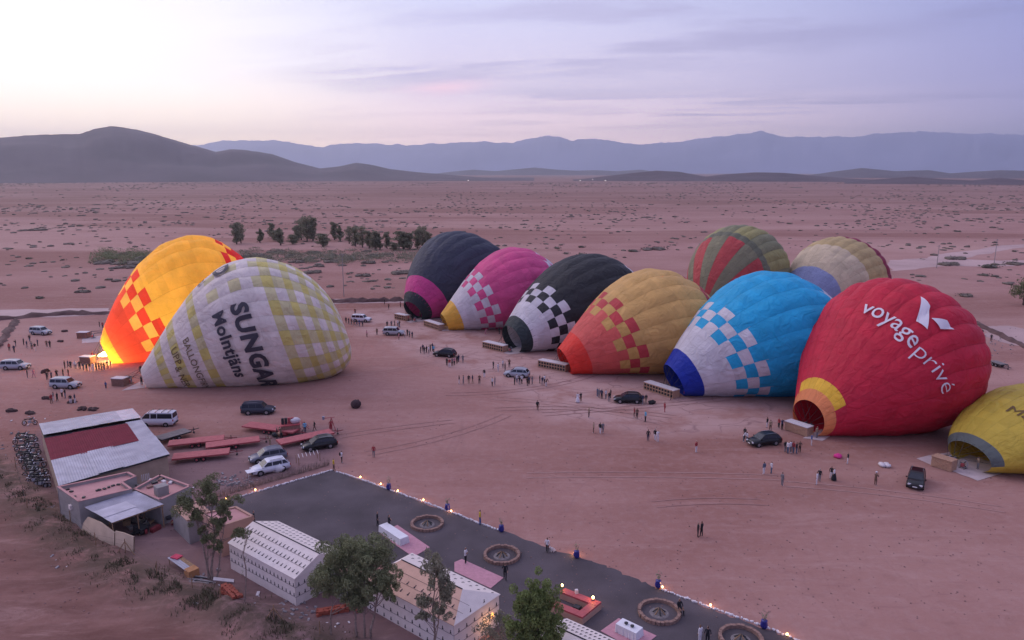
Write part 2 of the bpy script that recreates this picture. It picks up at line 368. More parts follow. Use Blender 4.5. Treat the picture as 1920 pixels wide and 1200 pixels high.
ridge('earth_bank', [(610, 567), (690, 566), (760, 564)], 1.0, 1.2, M_burrow, 'low dark earth bank between the balloons')
ridge('earth_bank', [(1828, 604), (1860, 622), (1910, 645), (1990, 690)], .7, .9, M_burrow, 'rubble bank beside the red balloon')

# ------------------------------------------------------------ hills and mountains
def range_(name, prof, D, depth, m, label, rough=.12, seed=0, base=-6.0, ns=5, cj=.010):
    a0, a1 = prof[0][0], prof[-1][0]; n = max(80, int((a1 - a0) / 4)); pxs = np.linspace(a0, a1, n)
    pys = np.interp(pxs, [p[0] for p in prof], [p[1] for p in prof])
    vs = []; fs = []; K = 20
    for i, (px, py) in enumerate(zip(pxs, pys)):
        az = math.atan((px - 960) / 1371 / _c); v = (py - 600) / 1371
        dz = (-_s - v * _c) / math.hypot((px - 960) / 1371, _c - v * _s); crest = CAM_H + dz * D
        crest = max(crest, 1)
        for k in range(K + 1):
            t = k / K * 2 - 1; r = D + depth * t
            pr = (1 - abs(t)) ** 1.25
            gs = depth * .42; g = noise.fractal((r * math.sin(az) / gs, r * math.cos(az) / gs, seed), .9, 2.1, ns)
            h = crest * pr * (1 + (rough * 4.0 * g) * min(1, abs(t) * 3.0)) + cj * crest * pr ** .5 * noise.fractal((az * 70, t * 3, seed), .7, 2.2, 6)
            if k in (0, K): h = base
            vs.append((r * math.sin(az), r * math.cos(az), h))
    for i in range(n - 1):
        for k in range(K): a = i * (K + 1) + k; fs.append((a, a + K + 1, a + K + 2, a + 1))
    mb = MB(); mb.add(vs, fs); return tag(mb.build(name, m, None, True), label, kind='structure')
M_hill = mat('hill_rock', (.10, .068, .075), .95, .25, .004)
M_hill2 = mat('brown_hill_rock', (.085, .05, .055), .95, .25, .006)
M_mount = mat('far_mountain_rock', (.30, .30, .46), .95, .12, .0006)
range_('hill', [(-420, 300), (-250, 276), (-120, 262), (0, 255), (50, 259), (90, 255), (130, 253), (190, 252), (215, 243), (248, 237), (290, 243), (330, 254), (380, 270), (430, 285), (455, 280), (480, 281), (530, 289), (570, 304), (615, 316), (650, 312), (680, 305), (712, 310), (740, 317), (790, 323), (850, 328), (930, 335), (1000, 339)], 3700, 900, M_hill, 'dark rounded hills at the left', .09, 1)
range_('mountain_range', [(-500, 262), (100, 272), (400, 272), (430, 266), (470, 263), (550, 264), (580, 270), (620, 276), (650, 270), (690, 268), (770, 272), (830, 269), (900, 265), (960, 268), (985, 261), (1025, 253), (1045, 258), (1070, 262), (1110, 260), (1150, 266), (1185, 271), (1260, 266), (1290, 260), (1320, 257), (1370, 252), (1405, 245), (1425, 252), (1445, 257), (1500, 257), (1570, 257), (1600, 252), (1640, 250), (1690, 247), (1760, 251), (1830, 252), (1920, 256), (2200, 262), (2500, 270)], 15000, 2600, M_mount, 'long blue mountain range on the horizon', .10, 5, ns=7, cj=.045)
range_('hill', [(820, 326), (850, 322), (890, 318), (930, 321), (1000, 314), (1040, 318), (1075, 320), (1110, 319), (1150, 321), (1190, 318), (1225, 323), (1260, 326)], 7600, 500, M_hill, 'small blue hills at the middle of the horizon', .12, 9)
range_('hill', [(1480, 331), (1530, 323), (1590, 315), (1650, 321), (1710, 319), (1750, 325), (1790, 322), (1840, 319), (1880, 320), (1920, 325), (2050, 318), (2200, 328)], 5200, 600, M_hill, 'blue grey hills at the right', .12, 12)
range_('hill', [(1070, 338), (1130, 330), (1170, 325), (1220, 320), (1260, 322), (1310, 331), (1340, 327), (1400, 323), (1450, 324), (1500, 329), (1560, 334), (1620, 337)], 3200, 380, M_hill2, 'low brown hills right of centre', .14, 15)
range_('hill', [(1560, 342), (1620, 336), (1680, 331), (1740, 336), (1790, 338), (1840, 333), (1890, 338), (1960, 345)], 2700, 260, M_hill2, 'low brown rise at the right', .14, 18)
# ------------------------------------------------------------ air
hb = MB(); hb.box((0, 8000, 490), (44000, 21000, 990)); ho = hb.build('haze', [])
hm = bpy.data.materials.new('haze'); hm.use_nodes = True; n = hm.node_tree.nodes; n.clear()
pv_ = n.new('ShaderNodeVolumePrincipled'); pv_.inputs['Color'].default_value = (.84, .88, 1.0, 1); pv_.inputs['Density'].default_value = 9.5e-5; pv_.inputs['Anisotropy'].default_value = .5
oo = n.new('ShaderNodeOutputMaterial'); hm.node_tree.links.new(pv_.outputs[0], oo.inputs['Volume']); ho.data.materials.append(hm)
tag(ho, 'thin dusk haze over the plain', kind='stuff')
#@@BALLOONS
# ------------------------------------------------------------ balloons
def fabric(name, trans=.14, rough=.6):
    m = bpy.data.materials.new(name); m.use_nodes = True; t = m.node_tree; n = t.nodes; l = t.links; b = n['Principled BSDF']
    b.inputs['Roughness'].default_value = rough; b.inputs['Specular IOR Level'].default_value = .25
    a = n.new('ShaderNodeVertexColor'); a.layer_name = 'panel'
    tcn = n.new('ShaderNodeTexCoord'); nz = n.new('ShaderNodeTexNoise'); nz.inputs['Scale'].default_value = .35; nz.inputs['Detail'].default_value = 6; l.new(tcn.outputs['Object'], nz.inputs[0])
    r = n.new('ShaderNodeMapRange'); l.new(nz.outputs[0], r.inputs[0]); r.inputs[1].default_value = .3; r.inputs[2].default_value = .7; r.inputs[3].default_value = .88; r.inputs[4].default_value = 1.08
    x = n.new('ShaderNodeVectorMath'); x.operation = 'SCALE'; l.new(a.outputs[0], x.inputs[0]); l.new(r.outputs[0], x.inputs['Scale']); l.new(x.outputs[0], b.inputs['Base Color'])
    n2 = n.new('ShaderNodeTexNoise'); n2.inputs['Scale'].default_value = .55; n2.inputs['Detail'].default_value = 5; n2.inputs['Distortion'].default_value = 1.2
    mp = n.new('ShaderNodeMapping'); mp.inputs['Scale'].default_value = (1, 1, 1); l.new(tcn.outputs['Object'], mp.inputs[0]); l.new(mp.outputs[0], n2.inputs[0])
    bp = n.new('ShaderNodeBump'); bp.inputs['Strength'].default_value = .8; bp.inputs['Distance'].default_value = .5; l.new(n2.outputs[0], bp.inputs['Height']); l.new(bp.outputs[0], b.inputs['Normal'])
    tr = n.new('ShaderNodeBsdfTranslucent'); l.new(x.outputs[0], tr.inputs[0]); ms = n.new('ShaderNodeMixShader'); ms.inputs[0].default_value = trans
    l.new(b.outputs[0], ms.inputs[1]); l.new(tr.outputs[0], ms.inputs[2]); l.new(ms.outputs[0], n['Material Output'].inputs[0]); return m
M_fab = fabric('balloon_fabric'); M_fablit = fabric('glowing_balloon_fabric', .5)
M_letter = {}
def letter_mat(c):
    return mat('print_%d_%d_%d' % tuple(int(x * 100) for x in c), c, .6, .04, 1)
def prof(x, q):
    xm, pw = q[7], q[8]; r0 = q[6]; ce = q[11]
    r = np.where(x < xm, r0 + (1 - r0) * np.sin(math.pi / 2 * np.clip(x / xm, 0, 1) ** pw), np.clip(1 - ((x - xm) / (1 - xm)) ** 2, 0, 1) ** ce)
    return r, .46 * q[5] * np.where(x < xm, r, r + (1 - r) * q[9])
def bsurf(x, ph, q, off=0.0, ng=20, bul=.03):
    """point on the envelope of balloon q: x along the axis 0..1, ph around it"""
    x = np.asarray(x, float); ph = np.asarray(ph, float)
    r, zc = prof(x, q); bi = np.abs(np.sin(ph * ng / 2 + q[12])); env = np.clip((x - .15) / .35, 0, 1)
    wr = .006 * np.sin(5 * ph + 17 * x + q[0]) * np.sin(23 * x + 3 * ph) + .006 * np.sin(11 * ph - 31 * x) + .005 * np.sin(41 * x + 7 * ph + 2) + .012 * np.sin(6 * ph + q[1]) * np.exp(-(x / .16) ** 2)
    k = 1 + wr * np.clip(x * 6, 0, 1) * np.clip((1 - x) * 8, 0, 1) + bul * (bi ** .7 - .6) * (.12 + env * .8) * np.clip(.45 + np.sin(ph), .22, 1.1) + off / 10.0
    z = np.maximum(zc + .54 * q[5] * r * np.sin(ph) * k, .03 + (0 if off == 0 else .0))
    lx = x * q[3] - q[10] * .54 * q[5] * r * np.sin(ph); ly = q[4] * r * np.cos(ph) * k
    lx = np.where(x > .999, lx + off * .5, lx)
    return np.stack([q[0] + lx * math.cos(q[2]) - ly * math.sin(q[2]), q[1] + lx * math.sin(q[2]) + ly * math.cos(q[2]), z + 0 * lx], -1)
def inv(q, px, py):
    """(x, ph) of the visible envelope point seen at a photograph pixel"""
    A, Bq = np.meshgrid(np.linspace(.02, .97, 190), np.linspace(0, 2 * math.pi, 361)[:-1], indexing='ij')
    p = bsurf(A, Bq, q); s = proj(p); d = np.hypot(s[..., 0] - px, s[..., 1] - py)
    dist = np.linalg.norm(p - np.array([0, 0, CAM_H]), axis=-1); cost = d + np.where(d < 8, 0, 1e3) + dist * 1.2
    k = np.unravel_index(np.argmin(cost), cost.shape); return A[k], Bq[k]
W_, K_, RD = (.66, .62, .66), (.025, .025, .03), (.45, .05, .06)
def checks(xc, dx, n=3):
    return [xc - dx * n / 2 + dx * i for i in range(n + 1)]
def balloon(key, q, label, colf, xs, ng=20, seam=0.0, matl=None, bul=.03, group='balloons being inflated on the field'):
    q = list(q) + [math.pi / 2 * (1 - (seam % 1))]
    root = thing('hot_air_balloon', label, 'hot air balloon', (q[0], q[1], 0), 0, group)
    M = matl or M_fab; nx_ = len(xs); sub = 4
    for g in range(ng):
        ph0 = (g * 2 * math.pi - 2 * q[12]) / ng; ph = np.linspace(ph0, ph0 + 2 * math.pi / ng, sub + 1)
        Xg, Pg = np.meshgrid(np.array(xs), ph, indexing='ij'); v = bsurf(Xg, Pg, q, 0, ng, bul)
        v[..., 0] -= q[0]; v[..., 1] -= q[1]
        me = bpy.data.meshes.new('gore'); f = []; cl = []
        for i in range(nx_ - 1):
            c = colf(g, i, (xs[i] + xs[i + 1]) / 2, ((ph0 + math.pi / ng) % (2 * math.pi))); jv = rnd.uniform(.93, 1.06); c = tuple(x * jv for x in c)
            for j in range(sub):
                a = i * (sub + 1) + j; f.append((a, a + 1, a + sub + 2, a + sub + 1)); cl += list(c) + [1] + list(c) + [1] + list(c) + [1] + list(c) + [1]
        me.from_pydata(v.reshape(-1, 3).tolist(), [], f); at = me.color_attributes.new('panel', 'FLOAT_COLOR', 'CORNER'); at.data.foreach_set('color', cl)
        me.polygons.foreach_set('use_smooth', [True] * len(f)); me.materials.append(M); me.update(); link('gore', me, root)
    # load tapes along the seams and the crown ring
    tp = MB(); tc_ = []; cr = bsurf(np.array([.985]), np.array([0.]), q)[0]
    for g in range(ng):
        ph0 = (g * 2 * math.pi - 2 * q[12]) / ng; xx = np.linspace(0, .985, 26); a = bsurf(xx, ph0 - .002 / np.maximum(prof(xx, q)[0], .3), q, .03, ng, bul); b = bsurf(xx, ph0 + .002 / np.maximum(prof(xx, q)[0], .3), q, .03, ng, bul)
        a[:, :2] -= q[:2]; b[:, :2] -= q[:2]; vs = []
        for k in range(26): vs += [a[k], b[k]]
        tp.add(vs, [(2 * k, 2 * k + 1, 2 * k + 3, 2 * k + 2) for k in range(25)])
        for k in range(25): tc_ += (list(x * .74 for x in colf(g, 0, (xx[k] + xx[k + 1]) / 2, ph0 % (2 * math.pi))) + [1]) * 4
    to = tp.build('load_tapes', M, root); at = to.data.color_attributes.new('panel', 'FLOAT_COLOR', 'CORNER'); at.data.foreach_set('color', tc_); tag(to, kind='stuff')
    return root, q
def text_mesh(s, bold=0.0, shear=0.0):
    cu = bpy.data.curves.new('t', 'FONT'); cu.body = s; cu.size = 1; cu.resolution_u = 3; cu.offset = bold; cu.space_character = 1.0 + bold * 2.2
    o = bpy.data.objects.new('t', cu); COL.objects.link(o); bpy.context.view_layer.update()
    me = bpy.data.meshes.new_from_object(o.evaluated_get(bpy.context.evaluated_depsgraph_get())); bpy.data.objects.remove(o)
    bm = bmesh.new(); bm.from_mesh(me); bpy.data.meshes.remove(me); bmesh.ops.triangulate(bm, faces=bm.faces)
    for _ in range(3):
        ed = [e for e in bm.edges if e.calc_length() > .16]
        if not ed: break
        bmesh.ops.subdivide_edges(bm, edges=ed, cuts=1); bmesh.ops.triangulate(bm, faces=bm.faces)
    v = np.array([tuple(x.co) for x in bm.verts]); f = [tuple(x.index for x in p.verts) for p in bm.faces]; bm.free(); return v, f
def conform(name, v, f, q, root, m, ng=20, bul=.03, off=.28):
    """lay flat (x, ph) print onto the envelope"""
    w_ = bsurf(v[:, 0], v[:, 1], q, off, ng, bul)
    n_ = np.array([0, 0, CAM_H]) * 0; w_[:, :2] -= q[:2]
    me = bpy.data.meshes.new(name); me.from_pydata(w_.tolist(), [], f); me.materials.append(m); me.update(); return link(name, me, root)
def print_text(s, q, root, m, p0, p1, size, name='lettering', bold=0.0, ng=20, bul=.03, wfix=None, flip=1):
    """text whose baseline runs through the envelope points seen at pixels p0 and p1; size = cap height in metres"""
    (xa, pa), (xb, pb) = inv(q, *p0), inv(q, *p1)
    if pb - pa > math.pi: pb -= 2 * math.pi
    if pa - pb > math.pi: pa -= 2 * math.pi
    v, f = text_mesh(s, bold); lo, hi = v[:, 0].min(), v[:, 0].max(); t = (v[:, 0] - lo) / (hi - lo)
    rr = float(prof(np.array((xa + xb) / 2), q)[0]); Rl = rr * (q[4] + .54 * q[5]) / 2; Lx = q[3]
    ds, dt = (xb - xa) * Lx, (pb - pa) * Rl; Ln = math.hypot(ds, dt) + 1e-9; ux, ut = flip * -dt / Ln, flip * ds / Ln
    if ux < 0: ux, ut = -ux, -ut
    h = v[:, 1] / .72 * size
    o = np.stack([xa + (xb - xa) * t + h * ux / Lx, pa + (pb - pa) * t + h * ut / Rl], -1)
    o[:, 0] = np.clip(o[:, 0], .02, .985)
    return conform(name, o, f, q, root, m, ng, bul)
def xs_for(extra, n=30):
    a = list(np.linspace(0, .62, int(n * .5))) + [.62 + .38 * math.sin(t) for t in np.linspace(0, math.pi / 2, int(n * .6))[1:]]
    for e in extra: a = [x for x in a if abs(x - e) > .012] + [e]
    a[0:0] = [0.0]; a = sorted(set(round(x, 5) for x in a)); return a

# deform parameters: mouth x, mouth y, heading, length, half width, height, mouth size, widest point, fullness, crown height, lean, crown power
Q = {
 1: [-79.662, 139.711, 0.422, 32.0, 10.749, 24.317, 0.190, 0.704, 0.893, 0.875, 0.374, .5],
 2: [-64.063, 123.085, 0.309, 34.894, 10.573, 21.925, 0.154, 0.634, 1.018, 0.644, 0.270, .42],
 3: [-25.215, 182.627, 0.843, 32.0, 14.0, 21.327, 0.221, 0.702, 0.906, 0.781, 0.538, .5],
 4: [-16.107, 170.702, 0.355, 32.0, 11.769, 18.862, 0.202, 0.677, 1.053, 0.794, 0.359, .5],
 5: [-0.091, 149.656, 0.522, 32.0, 14.0, 19.2, 0.279, 0.720, 0.988, 0.825, 0.223, .5],
 6: [9.755, 132.774, 0.264, 32.0, 13.6, 18.722, 0.241, 0.696, 1.052, 0.753, 0.374, .5],
 7: [27.397, 119.370, 0.235, 32.0, 13.587, 20.170, 0.246, 0.718, 0.998, 0.772, 0.437, .5],
 8: [42.596, 100.276, 0.410, 25.745, 13.297, 21.417, 0.225, 0.616, 1.087, 0.934, 0.039, .45],
 9: [50.372, 189.069, 0.758, 30.787, 12.603, 22.564, 0.263, 0.620, 0.700, 0.769, 0.173, .5],
 10: [76.159, 189.039, 0.678, 30.026, 12.047, 19.397, 0.268, 0.720, 0.731, 0.765, 0.299, .5],
 11: [58.2, 87.8, 0.26, 25, 9.5, 9.3, .34, .60, .80, .75, .15, .45],
 12: [-84.5, 158.5, .45, 24, 8.0, 14, .22, .65, .95, .8, .3, .5],
}
def scheme(cuff, xc, lower, upper, xk, dx, pal=None, crown=.86, cdx=.035, capc=None, cap2=None):
    rows = checks(xk, dx); crows = checks(crown, cdx); xs = xs_for([xc] + rows + crows)
    ca_, cb_ = pal or (lower, upper); capc = capc or lower
    def f(g, i, x, ph):
        if x < xc: return cuff
        for k in range(3):
            if rows[k] < x < rows[k + 1]: return (ca_, cb_)[(g + k) % 2] if not (k == 0 and (g + k) % 2 == 0 or k == 2 and (g + k) % 2 == 1) else (lower if k == 0 else upper)
            if crows[k] < x < crows[k + 1]: return ((capc, upper) if (g + k) % 2 else (upper, capc))[0] if not (k == 2 and (g + k) % 2 == 0) else capc
        if x < rows[0]: return lower
        if x < crows[0]: return upper
        return capc
    return f, xs
GOLD, BLUE, MAG = (.68, .40, .13), (.02, .40, .70), (.70, .085, .25)
f1_, x1_ = scheme((.85, .32, .05), .05, (.74, .10, .06), (.88, .56, .09), .257, .05, pal=((.72, .07, .04), (.88, .58, .14)), capc=(.62, .03, .035))
b1, q1 = balloon('1', Q[1], 'yellow and orange balloon glowing from the burner flame in its mouth', f1_, x1_, matl=M_fablit, seam=.3)
f3_, x3_ = scheme((.028, .04, .05), .045, (.62, .06, .26), (.05, .055, .085), .62, .0001, crown=.93, cdx=.001)
def f3b(g, i, x, ph): return (.025, .035, .045) if x < .055 else ((.62, .06, .26) if x < .155 else (.045, .05, .08))
x3b = xs_for([.055, .155])
b3, q3 = balloon('3', Q[3], 'charcoal balloon with a pink band and black cuff, rearmost of the row', f3b, x3b, ng=24)
f4_, x4_ = scheme((.80, .44, .06), .096, W_, MAG, .267, .045)
b4, q4 = balloon('4', Q[4], 'magenta and white chequered balloon with a small yellow cuff', f4_, x4_, seam=.5)
f5_, x5_ = scheme((.028, .04, .045), .062, W_, K_, .225, .045)
b5, q5 = balloon('5', Q[5], 'black and white chequered balloon with a dark cuff', f5_, x5_, seam=.2)
f6_, x6_ = scheme((.80, .045, .03), .10, (.72, .12, .10), GOLD, .296, .046, pal=((.58, .06, .07), (.66, .38, .11)), capc=(.5, .05, .06))
b6, q6 = balloon('6', Q[6], 'gold and coral red chequered balloon with a bright red cuff', f6_, x6_, seam=.7)
f7_, x7_ = scheme((.012, .035, .36), .08, W_, BLUE, .272, .046, capc=(.62, .60, .68))
b7, q7 = balloon('7', Q[7], 'sky blue and white chequered balloon with a royal blue cuff', f7_, x7_, seam=.4)
def f8(g, i, x, ph):
    if x < .045: return (.80, .26, .10)
    if x < .085 and (math.pi * .23 < ph < math.pi * .84): return (.88, .52, .05)
    return (.60, .022, .055)
b8, q8 = balloon('8', Q[8], 'large crimson balloon with white lettering and a yellow and orange mouth', f8, xs_for([.045, .085]), ng=24, bul=.035)
def f9(g, i, x, ph):
    if x < .34: return (.50, .07, .07) if (g % 4) in (0, 1) else (.24, .22, .13)
    if x < .40: return (.17, .17, .11)
    return ((.35, .31, .12), (.25, .24, .13))[(g // 2) % 2] if x < .8 else (.25, .17, .16)
b9, q9 = balloon('9', Q[9], 'olive green balloon with red stripes, behind the gold balloon', f9, xs_for([.34, .40, .8]), ng=28)
def f10(g, i, x, ph):
    if x < .17: return (.30, .34, .54)
    if x < .44: return (.68, .54, .36)
    if x < .70: return (.54, .39, .18)
    return (.30, .02, .06)
b10, q10 = balloon('10', Q[10], 'cream and tan balloon with blue bottom and maroon crown, rear right', f10, xs_for([.17, .44, .70]), ng=24)
def f11(g, i, x, ph): return (.12, .14, .14) if x < .035 and math.sin(ph) > -.2 else (.58, .42, .06)
b11, q11 = balloon('11', Q[11], 'half inflated mustard yellow balloon cut off by the right edge', f11, xs_for([.035]), ng=24, bul=.05)
def f12(g, i, x, ph): return (.50, .14, .16)
b12, q12 = balloon('12', Q[12], 'pink balloon almost hidden behind the glowing yellow one', f12, xs_for([]), ng=20)
WY, PY, SY = (.82, .71, .65), (.68, .60, .33), (.68, .57, .18)
rings = [(.085, .125), (.165, .205), (.285, .325), (.665, .705), (.755, .79), (.83, .86), (.895, .92), (.95, .968)]
e2 = [e for r in rings for e in r]; gcell = checks(.385, .05, 6)
def f2b(g, i, x, ph):
    ring = any(a < x < b for a, b in rings); long_ = g % 2 == 0
    top = math.sin(ph) > .12 and math.cos(ph) > -.9
    if x < .34 or x > .655:
        if ring and long_: return SY
        if ring: return PY
        return (PY if long_ and x > .655 else WY)
    if long_ and math.sin(ph) > .62: return PY if int(x * 18) % 2 else WY
    return WY
b2, q2 = balloon('2', Q[2], 'white and yellow gingham balloon with dark lettering, nearest on the left', f2b, xs_for(e2 + [.34, .655] + [k / 18 for k in range(7, 12)]), ng=28, bul=.02, seam=.5)
KL = letter_mat((.05, .045, .06)); BL = letter_mat((.16, .11, .05)); WL = letter_mat((.70, .66, .72))
def ring_text(s, q, root, m, pstart, size, bold=0.0, ng=28, bul=.02, sp=1.0, d=-1, name='lettering', xshift=0.0):
    """text running round the balloon at constant x from the envelope point seen at pstart; letters point to the crown"""
    xa, pa = inv(q, *pstart); v, f = text_mesh(s, bold); rr = float(prof(np.array(xa), q)[0]); Rl = rr * (q[4] + .54 * q[5]) / 2
    k = size / .72; o = np.stack([xa + xshift + v[:, 1] * k / q[3], pa + d * (v[:, 0] - v[:, 0].min()) * k * sp / Rl], -1); o[:, 0] = np.clip(o[:, 0], .02, .985)
    return conform(name, o, f, q, root, m, ng, bul)
DR = 1
ring_text('SUNGARD', q2, b2, KL, (432, 572), 2.7, .045, d=DR)
ring_text('Molntjäns', q2, b2, KL, (397, 592), 1.9, .03, d=DR)
ring_text('BALLONGFIRMAN', q2, b2, BL, (342, 640), 1.05, .0, d=DR)
ring_text('UPP', q2, b2, BL, (320, 658), 1.05, .0, d=DR); ring_text('& NER', q2, b2, BL, (327, 690), 1.05, .0, d=DR)
ring_text('D', q2, b2, KL, (400, 512), 2.7, .045, d=DR)
ring_text('s', q2, b2, KL, (371, 536), 1.9, .03, d=DR)
print_text('voyage', q8, b8, WL, (1612, 588), (1705, 656), 1.62, bold=.004, ng=24, bul=.035)
print_text('privé', q8, b8, WL, (1706, 664), (1762, 738), 1.62, bold=-.012, ng=24, bul=.035)
def emblem(q, root, m, polys, ng, bul, name='emblem'):
    vs = []; fs = []
    for pl in polys:
        c = [np.array(inv(q, *p)) for p in pl]; n = 6; o = len(vs)
        for i in range(n + 1):
            for j in range(n + 1):
                u, v = i / n, j / n; vs.append(c[0] * (1 - u) * (1 - v) + c[1] * u * (1 - v) + c[2] * u * v + c[3] * (1 - u) * v)
        for i in range(n):
            for j in range(n): a = o + i * (n + 1) + j; fs.append((a, a + n + 1, a + n + 2, a + 1))
    return conform(name, np.array(vs), fs, q, root, m, ng, bul)
emblem(q8, b8, WL, [[(1723, 561), (1742, 576), (1734, 621), (1716, 603)], [(1743, 600), (1770, 602), (1788, 619), (1762, 617)]], 24, .035)
print_text('Ma', q11, b11, mat('brown_print', (.14, .08, .03), .7), (1884, 772), (1925, 790), 1.3, ng=24, bul=.05)

# burner flame, its light and an added fill light inside the glowing balloon
def along(q, x, side=0.0, z=1.2):
    return Vector((q[0] + x * q[3] * math.cos(q[2]) - side * math.sin(q[2]), q[1] + x * q[3] * math.sin(q[2]) + side * math.cos(q[2]), z))
fl = MB(); o1 = Vector((q1[0], q1[1], 0)); a0 = along(q1, -.05, 0, 1.5) - o1; a1 = along(q1, .14, 0, 3.0) - o1; pts = [a0.lerp(a1, t) for t in (0, .15, .4, .7, 1)]
for (pa, pb), (ra, rb) in zip(zip(pts, pts[1:]), ((.12, .45), (.45, .62), (.62, .40), (.40, .04))): fl.rod(pa, pb, ra, rb, 10, False)
fl.build('flame', mat('flame', (1, .62, .18), .5, 0, emit=45), b1)
def plamp(loc, e, c, r=.4, name='flame_fill_light'):
    l = bpy.data.lights.new(name, 'POINT'); l.energy = e; l.color = c; l.shadow_soft_size = r; o = link(name, l); o.location = loc; return o
plamp(along(q1, .05, 0, 2.4), 6000, (1, .72, .30), .8)
plamp(along(q1, .42, 0, 9.0), 4200, (1, .86, .58), 2.5)  # added fill light deep in the envelope, beyond the flame, to spread its glow
#@@OBJECTS
# ------------------------------------------------------------ baskets, burners, tarps beside the balloons
def basket(name_lbl, pa, pb, q, open_side=True, long_=None, dark=False, white_top=True, group='balloon baskets lying on their sides'):
    A, Bp = P(*pa), P(*pb); d = unit2(A, Bp); n = Vector((-d.y, d.x, 0))
    if n.y < 0: n = -n
    L = long_ or (Bp - A).length; Wd, H = 1.55, 1.35; mid_ = (A + Bp) / 2; mid_.z = 0
    root = thing('balloon_basket', name_lbl, 'basket', mid_, math.atan2(d.y, d.x), group)
    sgn = 1 if n.dot(Vector((-math.sin(math.atan2(d.y, d.x)), math.cos(math.atan2(d.y, d.x)), 0))) > 0 else -1
    wm = M_wickd if dark else M_wick
    shell = MB(); shell.box((0, sgn * (Wd / 2 + .06), H / 2 + .02), (L, Wd - .12, H - .06)); shell.build('wicker_shell', wm, root)
    t = MB(); t.box((0, sgn * Wd / 2, H + .03), (L + .06, Wd + .04, .10)); t.build('padded_rim', M_pad if white_top else wm, root)
    if open_side:
        nc = max(4, int(L / .62)); fr = MB()
        for k in range(3): fr.box((0, -sgn * .0, .12 + k * (H - .2) / 2), (L, .16, .13))
        for k in range(nc + 1): fr.box((-L / 2 + .05 + k * (L - .1) / nc, -sgn * .0, H / 2), (.12, .15, H - .1))
        fr.build('basket_frame', wm, root)
        bk = MB(); bk.box((0, sgn * .05, H / 2), (L - .1, .03, H - .12)); bk.build('opening_shade', M_dark, root)  # dark panel over the solid shell, standing in for shade inside the openings
    else:
        for s2 in (-1, 1):
            m = MB(); m.rod((s2 * L * .46, -sgn * .03, .1), (-s2 * L * .46, -sgn * .03, H - .1), .035, .035, 5); m.build('strap', wm, root)
    # burner frame on the balloon side
    e = sgn * (Wd + .1)
    bf = MB()
    for s2 in (-.28, .28):
        bf.rod((s2 * L, e, .25), (s2 * L, e + sgn * 1.2, .35), .035); bf.rod((s2 * L, e, H - .1), (s2 * L, e + sgn * 1.2, H - .3), .035)
        bf.rod((s2 * L, e + sgn * 1.2, .35), (s2 * L, e + sgn * 1.2, H - .3), .035)
    bf.rod((-.28 * L, e + sgn * 1.2, .35), (.28 * L, e + sgn * 1.2, .35), .035); bf.rod((-.28 * L, e + sgn * 1.2, H - .3), (.28 * L, e + sgn * 1.2, H - .3), .035)
    bf.build('burner_frame', M_dark, root)
    for s2 in (-.12, .12):
        m = MB(); m.rod((s2 * L, e + sgn * .9, .85), (s2 * L, e + sgn * 1.5, .85), .19, .23, 10); m.build('burner', M_iron, root)
    cb = MB(); R_ = root.matrix_basis.inverted() if False else None
    bl = root.location; cr, sr = math.cos(-root.rotation_euler.z), math.sin(-root.rotation_euler.z)
    for k in range(8):
        ph = math.pi * (.02 + k / 7 * .96); p = bsurf(np.array(.005), np.array(ph), q)[...] ; p = Vector(p.tolist()) - bl
        pl = Vector((p.x * cr - p.y * sr, p.x * sr + p.y * cr, p.z)); cb.rod(((k % 4 - 1.5) * .15 * L, e + sgn * 1.2, .4 + (k // 4) * .6), pl, .028, .028, 4)
    tag(cb.build('cables', M_dark, root), kind='stuff')
    return root
basket('long wicker basket with rows of openings in front of the blue balloon', (1207, 730), (1262, 748), q7)
basket('long wicker basket with rows of openings in front of the gold balloon', (1009, 688), (1060, 698), q6)
basket('long wicker basket in front of the balloon with the dark cuff', (905, 652), (943, 661), q5)
basket('wicker basket in front of the magenta balloon', (795, 611), (823, 620), q4)
basket('small wicker basket in front of the charcoal balloon', (740, 598), (760, 602), q3)
basket('wicker basket with solid sides and white rim in front of the crimson balloon', (1470, 806), (1512, 820), q8, False)
basket('wicker basket with crossed straps in front of the mustard balloon', (1744, 874), (1782, 886), q11, False, white_top=False)
basket('dark basket with white top in front of the gingham balloon', (211, 724), (229, 725), q2, False, 2.4, True)
basket('basket with white cover lit by the burner flame', (150, 682), (168, 683), q1, False, 2.4, True)
basket('dark red basket with white top in front of the hidden pink balloon', (147, 635), (160, 635), q12, False, 2.4, True)
def tarp(lbl, pts): 
    o = sheet('ground_tarp', pts, M_tarp, .045, 3, .12, None, None); tag(o, lbl, 'tarpaulin', group='tarpaulins under the balloon mouths'); return o
tarp('pale tarpaulin under the mouth of the mustard balloon', [(1718, 860), (1795, 845), (1862, 868), (1885, 886), (1833, 902), (1790, 885), (1765, 880)])
tarp('pale tarpaulin under the mouth of the crimson balloon', [(1505, 822), (1540, 805), (1560, 816), (1542, 827)])
tarp('pale tarpaulin under the mouth of the balloon with the dark cuff', [(945, 662), (970, 650), (1010, 658), (955, 665)])
tarp('pale tarpaulin under the mouth of the charcoal balloon', [(762, 603), (790, 596), (835, 597), (770, 605)])
tarp('pale tarpaulin under the mouth of the magenta balloon', [(828, 618), (848, 612), (848, 620), (830, 621)])
tarp('pale tarpaulin under the mouth of the gingham balloon', [(228, 733), (262, 716), (330, 722), (296, 724)])
tarp('pale tarpaulin beside the dark red basket', [(153, 644), (155, 635), (200, 628), (200, 640)])
# low table of the magenta crew
mb = MB(); mb.box((0, 0, .3), (2.6, .9, .6)); o = mb.build('crate', mat('yellow_cloth', (.50, .34, .20), .8)); o.location = P(838, 617); o.rotation_euler.z = R(-8); tag(o, 'low tan crate beside the mouth of the magenta balloon', 'crate')

